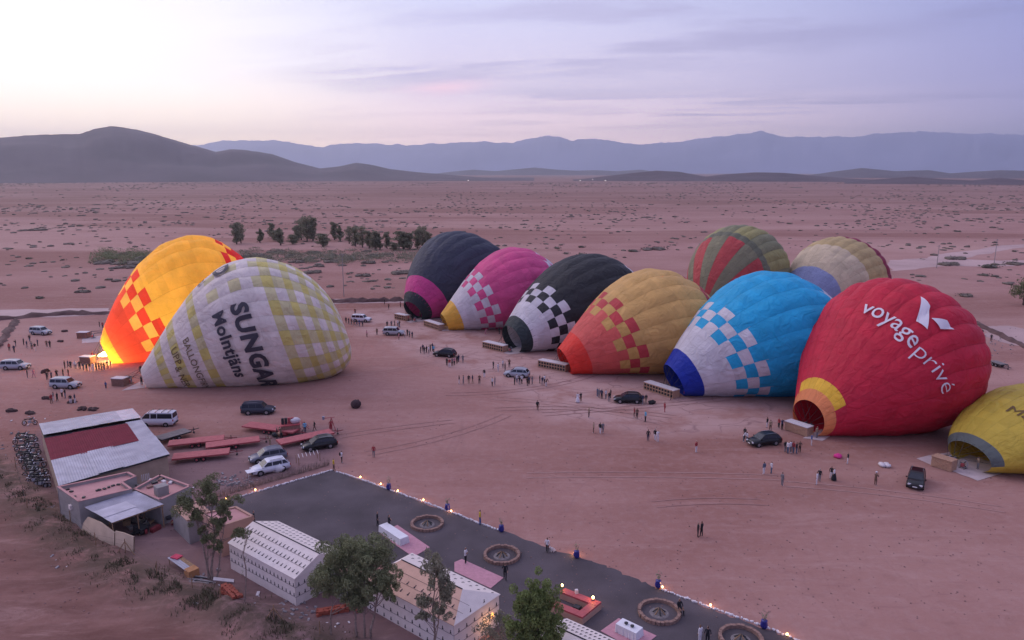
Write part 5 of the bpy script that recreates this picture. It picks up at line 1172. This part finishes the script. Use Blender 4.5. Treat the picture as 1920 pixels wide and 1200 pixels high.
#@@TREES
# ------------------------------------------------------------ trees
def leaf_cloud(mb, c, r, n, size, rn, hang=.3):
    for _ in range(n):
        while True:
            d = Vector((rn.uniform(-1, 1), rn.uniform(-1, 1), rn.uniform(-1, 1)))
            if .15 < d.length < 1: break
        if rn.random() < .6: d = d.normalized() * rn.uniform(.7, 1.03)
        p = Vector((c[0] + d.x * r[0], c[1] + d.y * r[1], c[2] + d.z * r[2]))
        u = Vector((rn.uniform(-1, 1), rn.uniform(-1, 1), rn.uniform(-1, .4) - hang)).normalized() * size * rn.uniform(.6, 1.4); v = Vector((rn.uniform(-1, 1), rn.uniform(-1, 1), rn.uniform(-1, 1))).cross(u).normalized() * size * .33
        mb.add([p - u, p + v, p + u, p - v], [(0, 1, 2, 3)])
def limb(mb, a, b, r0, r1, rn, seg=4, wob=.12):
    pts = [Vector(a)]; a = Vector(a); b = Vector(b)
    for k in range(1, seg + 1): p = a.lerp(b, k / seg); L = (b - a).length; pts.append(p + (Vector((rn.uniform(-1, 1), rn.uniform(-1, 1), 0)) * wob * L / seg if k < seg else Vector()))
    for k in range(seg): mb.rod(pts[k], pts[k + 1], r0 + (r1 - r0) * k / seg, r0 + (r1 - r0) * (k + 1) / seg, 6, False)
    return pts
def tree(label, pix, trunks, clumps, lm, leaf=.16, group=None, seed=1, bark=None, name='eucalyptus_tree', per=520):
    """trunks: list of (px offset at top in metres dx, dy, height); clumps: (dx, dy, z, rx, ry, rz)"""
    rn = random.Random(seed); root = thing(name, label, 'tree', P(*pix), 0, group); tm = MB()
    for (bx, dx, dy, h, r) in trunks:
        pts = limb(tm, (bx, 0, -.1), (dx, dy, h), r, r * .35, rn, 6)
        for cl in clumps:
            c = Vector(cl[:3])
            if (Vector((dx, dy, 0)) - Vector((c.x, c.y, 0))).length < 2.6 and c.z > h * .35:
                st = min(pts, key=lambda q_: abs(q_.z - (c.z - cl[5] - .8))); limb(tm, st, c, r * .4, r * .1, rn, 4, .2)
                for _ in range(4): limb(tm, c.lerp(st, .3), c + Vector((rn.uniform(-1, 1) * cl[3], rn.uniform(-1, 1) * cl[4], rn.uniform(-.4, .9) * cl[5])) * .75, r * .12, r * .04, rn, 3, .2)
    tm.build('trunk', bark or M_bark, root, True); cm = MB()
    for cl in clumps:
        n = int(per * (cl[3] * cl[4] * cl[5]) ** .5)
        for _ in range(7 + int(cl[3] * 9)):   # small sub clumps give gaps and an uneven edge
            d = Vector((rn.uniform(-1, 1), rn.uniform(-1, 1), rn.uniform(-1, 1)));  d = d.normalized() * rn.uniform(.2, 1.18)
            leaf_cloud(cm, (cl[0] + d.x * cl[3], cl[1] + d.y * cl[4], cl[2] + d.z * cl[5]), (cl[3] * .32, cl[4] * .32, cl[5] * .34), n // (7 + int(cl[3] * 9)), leaf, rn)
    tag(cm.build('crown', lm, root), kind='stuff'); return root
TG = 'trees between the camp and the camera'
tree('multi stemmed eucalyptus with three loose crowns beside the pink house', (395, 1088), [(0, -.9, .4, 6.2, .12), (.2, .5, .6, 7.2, .13), (.5, 1.6, .2, 5.6, .10), (-.2, .2, -.3, 4.5, .08)],
     [(-1.9, .5, 7.4, 1.35, 1.2, 1.1), (-.9, 0, 6.2, .9, .8, .7), (.25, .8, 8.7, 1.35, 1.2, 1.15), (.2, .6, 7.6, .9, .8, .7), (2.0, .3, 7.4, 1.1, 1.0, .8), (1.9, .2, 6.4, .6, .6, .7), (1.2, 0, 5.6, .9, .8, .7), (.3, -.2, 4.4, .8, .7, .6), (2.9, .1, 4.7, .9, .7, .65), (-.4, .2, 5.0, .6, .6, .5), (.9, 0, 3.4, .6, .5, .5)], M_leafd, .10, TG, 3, per=1900)
tree('tall bare sapling beside the first tent', (458, 1138), [(0, .55, .1, 7.4, .07)], [(.3, 0, 4.6, .45, .4, .5), (.6, .1, 6.4, .3, .3, .5), (.1, 0, 3.2, .35, .3, .3)], M_leafg, .09, TG, 5, name='sapling', per=60)
tree('largest tree with a broad grey green crown between the two tents', (672, 1196), [(-2.2, -2.0, .2, 4.2, .09), (-.1, -.5, .3, 6.5, .12), (.5, .9, .4, 6.3, .11), (1.0, 1.9, .2, 5.6, .12)],
     [(-2.2, .3, 6.4, 1.6, 1.5, 1.5), (-2.5, 0, 4.9, 1.1, 1.1, .9), (-.9, .6, 7.0, 1.6, 1.5, 1.4), (.5, .8, 7.3, 1.7, 1.6, 1.4), (1.6, .4, 6.4, 1.6, 1.4, 1.5), (2.4, .3, 5.2, 1.0, 1.1, 1.2), (-.8, 0, 5.1, 1.5, 1.3, 1.3), (.6, 0, 5.2, 1.5, 1.3, 1.4), (-.4, -.1, 3.9, 1.1, .9, .8), (.5, 0, 3.4, .8, .7, .7), (2.6, .2, 3.9, .6, .6, .7), (1.7, 0, 4.2, .8, .7, .6)], M_leafm, .105, TG, 8, per=2600)
tree('slender drooping tree in front of the beige roofed tent', (812, 1238), [(0, .2, .2, 6.8, .09), (.1, .6, 0, 5.0, .06)],
     [(.35, .2, 7.9, .95, .9, 1.3), (.6, .1, 6.6, .95, .9, .9), (1.0, .1, 5.6, .7, .7, .9), (-.5, 0, 4.9, .8, .7, .8), (.6, 0, 4.2, .8, .7, .7), (-.7, .1, 3.7, .5, .5, .5), (1.1, 0, 6.9, .5, .5, .8)], M_leafg, .12, TG, 11, per=1300)
tree('dense rounded tree in front of the red sofa', (1005, 1290), [(0, .1, .2, 5.5, .12), (.4, .9, 0, 4.6, .09)],
     [(.1, .2, 8.0, .9, .9, 1.0), (-.9, .2, 6.8, 1.1, 1.1, 1.1), (.7, .2, 6.9, 1.1, 1.1, 1.2), (0, 0, 6.4, 1.2, 1.1, 1.1), (-1.2, 0, 5.3, 1.1, 1.0, 1.0), (1.1, 0, 5.4, 1.1, 1.0, 1.1), (0, -.1, 4.9, 1.3, 1.1, 1.0), (-1.3, 0, 4.0, .9, .9, .8), (1.1, 0, 4.0, 1.0, .9, .9), (0, 0, 3.6, 1.1, 1.0, .9)], mat('leaf_bright', (.19, .235, .075), .7, .35, 2.5, trans=.15), .10, TG, 13, per=2600)
tree('leafy bush beside the glowing lamp at the bottom edge', (922, 1240), [(0, .1, 0, 2.0, .05), (.3, .7, 0, 1.8, .05), (-.3, -.6, 0, 1.6, .05)],
     [(-.7, 0, 2.9, .9, .8, .6), (.4, 0, 3.7, .8, .8, .6), (1.2, 0, 3.1, .8, .7, .8), (0, 0, 2.2, 1.3, .9, .7)], M_leafg, .12, TG, 17, name='bush', per=420)
tree('round dark tree at the right edge behind the crimson balloon', (1918, 572), [(0, 0, 0, 4.0, .2), (.3, 1.2, 0, 4.5, .15)],
     [(0, 0, 5.2, 3.2, 3.0, 2.6), (-1.8, 0, 3.6, 1.8, 1.8, 1.5), (2.0, 0, 4.4, 2.5, 2.4, 2.6), (3.5, 0, 6.0, 2.4, 2.4, 2.2)], M_leafd, .30, None, 19, name='acacia_tree', bark=M_barkd, per=170)
# grove in the middle distance: each tree copied from four originals
def grove_proto(seed, hgt, wd, spire):
    rn = random.Random(seed); root = thing('grove_tree', 'x', 'tree', (0, 0, 0)); tm = MB(); limb(tm, (0, 0, -.2), (.2, 0, hgt * .8), .25, .08, rn, 5, .1); cm = MB()
    for k in range(11):
        t = k / 10; z = hgt * (.18 + .75 * t); ww = wd * (math.sin(math.pi * (.18 + .78 * t)) if spire else (.65 + .35 * math.sin(t * 3))) ; limb(tm, (0, 0, z * .75), (rn.uniform(-1, 1) * ww * .5, rn.uniform(-1, 1) * ww * .5, z), .08, .03, rn, 2)
        for _ in range(2): leaf_cloud(cm, (rn.uniform(-.6, .6) * ww, rn.uniform(-.6, .6) * ww, z + rn.uniform(-.3, .3)), (ww * .55, ww * .55, hgt * .09), 80, .34, rn)
    tm.build('trunk', M_barkd, root); tag(cm.build('crown', mat('grove_leaf', (.22, .215, .13), .75, .3, .3, trans=.15), root), kind='stuff'); return root
PR = [grove_proto(1, 11, 1.9, False), grove_proto(2, 8, 1.6, True), grove_proto(3, 12.5, 2.3, False), grove_proto(4, 6, 2.4, False)]
GT = [(444, 458, 0, 1.0, 42), (452, 456, 2, .8, 36), (488, 455, 1, 1.0, 26), (510, 447, 0, .8, 30), (526, 460, 1, 1.2, 33), (520, 452, 3, 1.0, 22), (549, 458, 3, .6, 18), (565, 450, 2, .95, 40), (576, 453, 2, 1.15, 50), (587, 452, 0, 1.2, 46), (557, 455, 0, .8, 34), (605, 462, 3, .9, 24), (627, 450, 0, 1.0, 36), (638, 452, 1, 1.1, 30), (655, 457, 2, .8, 34), (667, 462, 0, 1.0, 40), (680, 464, 2, .9, 42), (692, 466, 0, .9, 36), (703, 468, 0, .8, 38), (712, 468, 1, 1.1, 32), (726, 466, 0, .8, 34), (738, 470, 3, .6, 16), (757, 468, 3, 1.3, 36), (768, 468, 0, 1.0, 34), (783, 466, 0, .9, 40), (793, 465, 2, .9, 44), (803, 467, 0, .9, 36), (812, 470, 1, 1.0, 26)]
HT = {0: 11, 1: 8, 2: 12.5, 3: 6}
used = set()
for i, (x, y, k, s, hp) in enumerate(GT):
    o = PR[k] if k not in used else copy_tree(PR[k]); used.add(k); p = P(x, y); o.location = p
    d = math.hypot(p.x, p.y); want = hp / 1371 * d; sc_z = want / HT[k]; o.scale = (sc_z * 1.5, sc_z * 1.5, sc_z * .92); o.rotation_euler.z = i * 1.3
    side = 'behind the gingham balloon' if x < 620 else ('left of the charcoal balloon' if x > 700 else 'in the middle of the far grove')
    tag(o, '%s %s tree in the far grove %s%s' % (('tall', 'pointed', 'broad', 'round')[k], ('green', 'grey')[k < 2], '', ('at its left end', 'in its left part', 'left of centre', 'at its centre', 'right of centre', 'in its right part', 'at its right end')[min(6, i // 4)] + ', ' + ('first', 'second', 'third', 'last')[i % 4] + ' there'), 'tree', 'trees of the far grove')
for k in range(4): KIDS.pop(PR[k].name, None)
# ------------------------------------------------------------ shrubs on the plain
def shrub_proto(seed, wide):
    rn = random.Random(seed); mb = MB()
    for k in range(5 if wide else 3): mb.blob((rn.uniform(-.55, .55) * (1 if wide else .5), rn.uniform(-.4, .4), .10), (rn.uniform(.3, .5), rn.uniform(.3, .5), rn.uniform(.14, .26)), 8, 4, .25, rn)
    leaf_cloud(mb, (0, 0, .16), (.9, .7, .22), 70, .11, rn, 0)
    return mb
SP = [shrub_proto(31 + k, k % 2 == 0) for k in range(5)]; SM = []
for k, mb in enumerate(SP):
    me = bpy.data.meshes.new('shrub'); me.from_pydata(mb.v, [], mb.f); me.materials.append((M_shrub, mat('shrub_dark', (.105, .09, .065), .85, .3, .4))[k % 2]); SM.append(me)
sr = random.Random(77)
def field_free(x, y):   # keep the launch field, the camp and the tracks clear
    if y > 560 and 20 < x < 1840: return False
    if y > 600: return x < 20 and y < 640
    if 545 < y < 600 and (x < 230 or 600 < x < 780): return False
    if 1180 < x < 1700 and y > 470: return False
    return True
spots = []
key = [(683, 516, 34), (752, 511, 44), (694, 526, 22), (655, 512, 18), (1225, 466, 56), (1188, 470, 30), (1856, 500, 42), (1895, 494, 30), (1778, 495, 36), (1850, 515, 26), (1790, 484, 34), (1092, 477, 26), (1063, 474, 22), (1240, 466, 40), (155, 546, 26), (74, 558, 20), (70, 430, 30), (250, 492, 60), (215, 490, 60), (190, 492, 40), (275, 484, 50), (240, 500, 40), (120, 486, 12), (130, 456, 18), (480, 478, 44), (520, 472, 40), (550, 480, 40), (590, 474, 44), (630, 480, 40), (665, 484, 44), (700, 480, 40), (620, 490, 30), (560, 490, 34), (600, 498, 26), (540, 500, 24), (585, 510, 36), (575, 522, 26), (720, 490, 20), (750, 482, 20), (730, 476, 24), (690, 492, 30), (460, 482, 34), (500, 486, 36), (640, 496, 24), (1490, 350, 30), (1903, 470, 14)]
for k in key: spots.append((k[0], k[1] + 2, k[2], 1))
while len(spots) < 300:
    x, y = sr.uniform(-40, 1960), 384 + 176 * sr.random() ** 1.9
    if not field_free(x, y): continue
    if sr.random() > (1.0 if y < 440 else .22): continue
    if noise.noise((x * .006, y * .03, 9)) < -.1 and sr.random() < .7: continue
    spots.append((x, y, sr.choice((7, 9, 11, 14, 22)) * (.55 + (y - 380) / 220), 0))
for i, (x, y, wpx, ky) in enumerate(spots):
    p = P(x, y); d = math.hypot(p.x, p.y); ww = wpx / 1371 * d / 2 / .95; k = sr.randrange(5)
    o = link('shrub', SM[k]); o.location = (p.x, p.y, -.02); hz = min(ww * sr.uniform(.45, .8), 2.6 if ky else 1.8) / .42; o.scale = (ww, ww * sr.uniform(.6, 1.2), hz * .62); o.rotation_euler.z = sr.uniform(-.5, .5)
    if x < 430: zone = 'on the plain left of the glowing balloon' if y > 440 else 'on the far plain at the left'
    elif x < 860: zone = 'near the far grove of trees' if y > 455 else 'on the far plain behind the grove'
    elif x < 1290: zone = 'on the plain behind the black and magenta balloons' if y > 440 else 'on the far plain at the middle'
    else: zone = 'near the pale forked track at the right' if y > 470 else 'on the far plain at the right'
    zone += ', ' + ('further back' if y < 415 else 'mid distance' if y < 455 else 'nearer')
    tag(o, '%s %s shrub %s' % ('broad' if wpx > 24 else 'medium' if wpx > 13 else 'small', 'dark' if k % 2 else 'grey green', zone), 'shrub', 'desert shrubs ' + zone.split(',')[0])
# the rest of the scrub, past counting
mb = MB(); cnt = 0
while cnt < 4600:
    x, y = sr.uniform(-60, 1980), 343 + 210 * sr.random() ** 2.4
    if not field_free(x, y): continue
    if noise.noise((x * .005, y * .06, 3)) < .02 and sr.random() < .88: continue
    if y > 430 and sr.random() < .6: continue
    p = P(x, y); d = math.hypot(p.x, p.y); ww = min(sr.choice((2.5, 4, 5, 7)) * (.6 + max(0, y - 345) / 120) / 1371 * d / 2, 9 if y > 360 else 16); ww = max(ww, .6)
    mb.blob((p.x, p.y, 0), (ww, ww * sr.uniform(.5, 1.6), min(ww * sr.uniform(.3, .6), 1.5)), 6, 3, .35, sr); cnt += 1
o = mb.build('scrub', M_shrub); tag(o, 'countless small dark shrubs scattered over the far plain', kind='stuff')
# low green scrub strips beside the grove
for lb, (xa, xb, ya, yb), n, hh, lm in (('low green thicket running left from the glowing balloon', (172, 300, 470, 496), 130, 2.6, M_leafm), ('low grey green thicket under the far grove', (450, 810, 468, 494), 260, 1.8, M_leafg), ('grey scrub strip behind the gingham balloon', (540, 690, 478, 494), 60, 2.4, M_leafg)):
    mb = MB()
    for _ in range(n):
        x = sr.uniform(xa, xb); y = ya + (yb - ya) * min(1, max(0, sr.gauss(.5, .25) + .12 * math.sin(x * .09))); p = P(x, y); ww = sr.uniform(1.5, 4); h_ = hh * sr.uniform(.4, 1); leaf_cloud(mb, (p.x, p.y, h_ * .45), (ww, ww * .8, h_ * .6), 55, .34, sr, 0)
    o = mb.build('thicket', lm); tag(o, lb, kind='stuff')
# dry grass along the foreground bank
mb = MB()
bk_ = [P(-260, 820), P(-60, 850), P(20, 905), P(95, 985), P(200, 1060), P(330, 1110), P(470, 1160), P(640, 1235), P(800, 1310)]
for _ in range(13000):
    k = sr.randrange(len(bk_) - 1); p = bk_[k].lerp(bk_[k + 1], sr.random()); j = Vector((sr.gauss(0, 1.1), sr.gauss(0, 1.1), 0)); p = p + j; z0 = math.exp(-(j.length / 1.9) ** 2) * .55
    if noise.noise((p.x * .5, p.y * .5, 1)) < -.02: continue
    h = sr.uniform(.08, .32); a = sr.uniform(0, 6.3); dx, dy = math.cos(a) * .05, math.sin(a) * .05; lx, ly = sr.uniform(-.15, .15), sr.uniform(-.15, .15)
    mb.add([(p.x - dx, p.y - dy, z0 - .1), (p.x + dx, p.y + dy, z0 - .1), (p.x + lx + dx * .3, p.y + ly + dy * .3, z0 + h), (p.x + lx - dx * .3, p.y + ly, z0 + h)], [(0, 1, 2, 3)])
o = mb.build('dry_grass', M_drygrass); tag(o, 'dry tufts along the low bank in the left foreground', kind='stuff')
# rubble and litter left of the shed and at the foot of the trees
mb = MB()
for cx_, cy_, sx_, sy_, n in ((88, 965, 30, 22, 90), (40, 850, 40, 50, 80), (150, 1035, 60, 25, 60), (365, 1100, 45, 18, 160), (540, 1150, 60, 22, 60), (250, 1075, 60, 16, 60), (1880, 640, 50, 22, 60), (440, 905, 45, 14, 80)):
    for _ in range(n):
        p = P(sr.gauss(cx_, sx_ * .5), sr.gauss(cy_, sy_ * .5)); s_ = sr.uniform(.06, .22); mb.box((p.x, p.y, s_ * .4), (s_ * 1.6, s_, s_ * .8), sr.uniform(0, 3), sr.uniform(-.5, .5))
o = mb.build('rubble', mat('rubble_grey', (.27, .24, .25), .9, .4, 1.5)); tag(o, 'scattered rubble and litter round the camp', kind='stuff')
# ------------------------------------------------------------ old motorbikes beside the shed
def bike():
    root = thing('motorbike', 'x', 'motorbike', (0, 0, 0))
    for sx in (-.62, .62):
        m = MB(); n = 14
        for i in range(n):
            a, b_ = 2 * math.pi * i / n, 2 * math.pi * (i + 1) / n; m.rod((sx + .27 * math.cos(a), 0, .3 + .27 * math.sin(a)), (sx + .27 * math.cos(b_), 0, .3 + .27 * math.sin(b_)), .05, .05, 5, False)
        w_ = m.build('wheel', M_rubber, root); m = MB(); m.rod((sx, -.03, .3), (sx, .03, .3), .15, .15, 8); m.build('hub', M_chrome, w_)
        m = MB(); m.box((sx, 0, .62), (.45, .14, .03), 0, .15 * (1 if sx < 0 else -1)); m.build('mudguard', M_pad if sx > 0 else M_dark, root)
    m = MB(); m.blob((.12, 0, .78), (.28, .14, .13), 8, 5, 0); m.build('fuel_tank', M_dark, root, True)
    m = MB(); m.box((-.32, 0, .80), (.6, .24, .09)); m.build('saddle', M_rubber, root)
    m = MB(); m.box((.0, 0, .45), (.36, .26, .32)); m.build('engine', M_chrome, root)
    m = MB(); m.rod((.62, .06, .3), (.42, .06, 1.0), .025); m.rod((.62, -.06, .3), (.42, -.06, 1.0), .025); m.rod((.38, -.36, 1.02), (.38, .36, 1.02), .02); m.rod((.42, 0, .9), (-.6, 0, .7), .03); m.build('bike_frame', M_dark, root)
    m = MB(); m.rod((.5, 0, .88), (.58, 0, .86), .09, .09, 8); m.build('headlight', M_lampw, root); return root
b0 = bike(); bl_ = [(56, 797, 12), (45, 823, 5), (60, 826, 170)] + [(40 + (i % 2) * 17 + i * 2.0, 833 + i * 6.2, sr.uniform(-18, 18) + (180 if i % 3 == 0 else 0)) for i in range(14)] + [(52 + i * 6, 862 + i * 13, sr.uniform(-30, 20)) for i in range(5)]
for i, (x, y, a) in enumerate(bl_):
    o = b0 if i == 0 else copy_tree(b0); p = P(x, y); o.location = p; o.rotation_euler = (R(sr.uniform(-14, 14)), 0, R(a)); o.scale = (1.15, 1.15, 1.15)
    wh = 'alone at the back corner of the shed' if i == 0 else (('left', 'right')[i - 1] + ' one of the pair beside the shed corner' if i < 3 else ('in the long row beside the shed, %s' % (ORD + ['eighteenth from left', 'nineteenth from left', 'twentieth from left'])[i - 3].replace(' from left', '').replace('leftmost', 'first') + ' from its far end'))
    tag(o, 'old dark motorbike parked ' + wh, 'motorbike', 'old motorbikes beside the shed')
# scooter shells and tarps
# wire fence along the camp
root = thing('wire_fence', 'thin post and wire fence along the left side of the camp', 'fence', P(30, 880)); o0 = P(30, 880); fp = [(30, 880), (52, 960), (133, 985), (180, 1028), (236, 1040), (295, 1085), (361, 1110), (414, 1135), (514, 1168), (600, 1200)]; tops = []
for k, (x, y) in enumerate(fp):
    p = P(x, y) - o0; m = MB(); m.rod((p.x, p.y, -.2), (p.x + .04, p.y, 1.7), .05, .04, 5)
    if k in (4, 8): m.rod((p.x + .03, p.y, 1.4), (p.x - .9, p.y - .2, 0), .05); m.rod((p.x + .03, p.y, 1.4), (p.x + 1.1, p.y - .3, 0), .05)
    m.build('fence_post', M_wood, root); tops.append(p)
for h in (.5, 1.0, 1.5):
    m = MB(); [m.rod(a + Vector((0, 0, h)), b_ + Vector((0, 0, h)), .008, .008, 3, False) for a, b_ in zip(tops, tops[1:])]; m.build('wire', M_dark, root)
def poles(label, pix, h):
    p = P(*pix); root = thing('utility_pole', label, 'pole', p, 0, 'poles on the plain'); m = MB(); m.rod((0, 0, 0), (0, 0, h), .14, .10, 6); m.build('pole', M_wallg, root); m = MB(); m.box((0, 0, h - .4), (1.6, .12, .12)); m.build('crossarm', M_wallg, root)
poles('pale pole by the track at the right, left one', (1756, 503), 9); poles('pale pole by the track at the right, right one', (1864, 494), 10); poles('thin pole beside the track between the balloons', (645, 556), 13)
# far village lights
for k, (x, y) in enumerate([(1088, 333), (1111, 331), (1135, 333), (878, 333)]):
    p = P(x, y + 6, 4); root = thing('far_lamp', ('first', 'second', 'third', 'lone')[k] + ' tiny lamp of the village at the foot of the far hills', 'lamp', p); m = MB(); m.rod((0, 0, -5), (0, 0, 0), .3); m.build('lamp_post', M_dark, root); m = MB(); m.blob((0, 0, .8), (1.2, 1.2, 1.2), 6, 4, 0); m.build('lamp_globe', mat('far_lamp_glow', (1, .85, .7), .5, 0, emit=5), root)
# inflation fans on the ground between baskets and mouths
def fan(pix, label, rz):
    root = thing('inflation_fan', label, 'fan', P(*pix), R(rz), 'inflation fans at the balloon mouths'); m = MB(); n = 16
    for i in range(n):
        a, b_ = 2 * math.pi * i / n, 2 * math.pi * (i + 1) / n; m.rod((0, .5 * math.cos(a), .62 + .5 * math.sin(a)), (0, .5 * math.cos(b_), .62 + .5 * math.sin(b_)), .045, .045, 5, False)
    for i in range(4): a = i * math.pi / 2 + .4; m.rod((.06, 0, .62), (.06, .5 * math.cos(a), .62 + .5 * math.sin(a)), .015, .015, 4, False)
    m.build('fan_guard', M_iron, root)
    for i in range(3): a = i * 2.09; m = MB(); m.box((0, .22 * math.cos(a), .62 + .22 * math.sin(a)), (.03, .10, .40), 0, a + math.pi / 2, 'X'); m.build('fan_blade', M_dark, root)
    m = MB(); m.box((-.28, 0, .5), (.35, .32, .38)); m.build('motor', M_red, root); m = MB()
    for s in (-.3, .3): m.rod((-.5, s, .08), (.35, s, .08), .03); m.rod((0, s, .08), (0, s * .9, .4), .03)
    m.build('fan_stand', M_dark, root); return root
for pix, lb, rz in (((1806, 878), 'round fan on the tarpaulin of the mustard balloon', 30), ((1287, 741), 'fan beside the long basket of the blue balloon', 20), ((1078, 698), 'fan between basket and mouth of the gold balloon', 20), ((958, 660), 'fan on the tarpaulin of the dark cuffed balloon', 30), ((779, 603), 'fan on the tarpaulin of the charcoal balloon', 40), ((247, 719), 'fan on the tarpaulin of the gingham balloon', 15), ((176, 634), 'fan beside the dark red basket', 20)): fan(pix, lb, rz)
# wheel tracks pressed into the launch field
M_trk = mat('pressed_soil', (.325, .172, .152), .95, .2, .5); M_trk2 = mat('dusty_wheel_soil', (.42, .24, .215), .95, .15, .5)
for k in range(16):
    ax_, ay_ = sr.uniform(350, 1850), sr.uniform(620, 1060); ang = sr.uniform(-.5, .9); ln = sr.uniform(12, 42); cv_ = sr.uniform(-.035, .035); p = P(ax_, ay_)
    if ax_ < 900 and ay_ > 860: continue
    m = MB()
    for sd in (-.75, .75):
        x, y, a = p.x, p.y, ang; pts = []
        while True:
            nx_, ny_ = -math.sin(a), math.cos(a); pts.append((x + nx_ * (sd - .09), y + ny_ * (sd - .09))); pts.append((x + nx_ * (sd + .09), y + ny_ * (sd + .09)))
            if len(pts) > ln * 2: break
            x += math.cos(a); y += math.sin(a); a += cv_
        m.add([(u, v, .034) for u, v in pts], [(2 * i, 2 * i + 2, 2 * i + 3, 2 * i + 1) for i in range(len(pts) // 2 - 1)])
    tag(m.build('wheel_tracks', M_trk if k % 3 else M_trk2), 'faint pair of wheel tracks on the launch field', kind='structure')
mb = MB()
for _ in range(2600):
    p = P(sr.uniform(0, 1900), 600 + 560 * sr.random() ** 1.2); s_ = sr.uniform(.03, .10); mb.box((p.x, p.y, .02), (s_ * 1.4, s_, s_ * .7), sr.uniform(0, 3))
o = mb.build('pebbles', mat('field_pebble', (.22, .13, .12), .9, .4, 1.5)); tag(o, 'small stones scattered over the launch field', kind='stuff')
mb = MB()
for cx_, cy_, n in ((115, 975, 26), (155, 1035, 14), (205, 1060, 10), (380, 1112, 26), (350, 920, 6), (230, 1240, 6), (60, 790, 8), (40, 930, 8), (620, 1175, 10), (510, 1100, 5)):
    for _ in range(n):
        p = P(sr.gauss(cx_, 22), sr.gauss(cy_, 12)); s_ = sr.uniform(.08, .28); mb.box((p.x, p.y, s_ * .35), (s_ * 2.2, s_, s_ * .3), sr.uniform(0, 3), sr.uniform(-.4, .4))
o = mb.build('litter', M_pad); tag(o, 'pale scraps of litter round the camp', kind='stuff')
# red hollow bricks in two stacks
def bricks(label, pix, n, rz):
    root = thing('brick_stack', label, 'bricks', P(*pix), rz); k = 0
    me = MB(); me.box((0, 0, 0), (.42, .26, .24)); b_ = me.build('brick', mat('red_brick', (.34, .085, .055), .85, .2, 2), root); b_.location = (0, 0, .12)
    for i in range(n):
        c = b_.copy(); COL.objects.link(c); c.parent = root; l, r_ = divmod(i, 18); x_, y_ = r_ % 6, r_ // 6; c.location = ((x_ - 2.5 + l * .3) * .45 + sr.uniform(-.06, .06), (y_ - 1) * .32 + sr.uniform(-.08, .08) + .02, .12 + l * .25 + .26 * (i % 18 == 0 and 0)); c.rotation_euler = (sr.uniform(-.1, .1), sr.uniform(-.1, .1), sr.uniform(-.35, .35))
    b_.location = (1.9, -.7, .12)
bricks('collapsed stack of red hollow bricks left of the first tent', (432, 1120), 66, -.8); bricks('small red brick heap between the tents', (624, 1147), 30, .3)
root = thing('pipe_heap', 'grey pipes and white sheet beside the tree trunks', 'scrap', P(372, 1100), -.2)
for k in range(9): m = MB(); m.rod((-1.4 + sr.uniform(-.3, .3), k * .16, .08 + .05 * (k % 3)), (1.0 + sr.uniform(-.4, .4), k * .16 + sr.uniform(-.2, .2), .10 + .06 * (k % 3)), .06); m.build('pipe', (M_iron, M_dark, M_wallg)[k % 3], root)
m = MB(); m.box((2.0, .9, .4), (1.8, .5, .05), .5, .3); m.build('white_sheet', M_pad, root)
# table of the white car corner: stall frames, screens and dry reeds at the back left of the terrace
root = thing('reed_fence', 'dry reed screen behind the back left cobble edge', 'fence', P(530, 905)); o0 = P(530, 905); M_reed = mat('dry_reed', (.24, .18, .16), .9, .3, 3); a, b_ = P(400, 935) - o0, P(618, 872) - o0
for seg in range(7):
    m = MB(); s0, s1 = a.lerp(b_, seg / 7), a.lerp(b_, (seg + 1) / 7)
    for k in range(70):
        p = s0.lerp(s1, k / 70); h = .9 + sr.uniform(-.35, .2); m.rod((p.x, p.y + sr.uniform(-.12, .12), 0), (p.x + sr.uniform(-.15, .15), p.y + sr.uniform(-.15, .15), h), .02, .008, 3, False)
    tag(m.build('reed_bundle', M_reed, root), kind='stuff')
root = thing('display_frame', 'pale slatted frame standing behind the terrace corner', 'frame', P(578, 866), R(35))
for k in range(6): m = MB(); m.rod((-1.3 + k * .5, -.5, 1.0), (-1.1 + k * .5, .5, 1.15), .04); m.build('slat', M_pad, root)
for sx in (-1.4, 1.4):
    for s in (-.5, .5): m = MB(); m.rod((sx, s, 0), (sx, s, 1.1), .04); m.build('leg', M_wood, root)
root = thing('garden_table', 'white topped table between the white car and the reeds', 'table', P(478, 893), R(35))
m = MB(); m.box((0, 0, .8), (2.0, 1.1, .05)); m.build('tabletop', M_cloth, root)
for sx in (-.9, .9):
    for s in (-.45, .45): m = MB(); m.rod((sx, s, 0), (sx, s, .8), .03); m.build('leg', M_pad, root)
root = thing('covered_stack', 'white sheet thrown over goods beside the white car', 'goods', P(520, 884)); m = MB(); m.blob((0, 0, .5), (.9, .6, .6), 10, 6, .2); m.build('white_sheet', M_cloth, root, True)
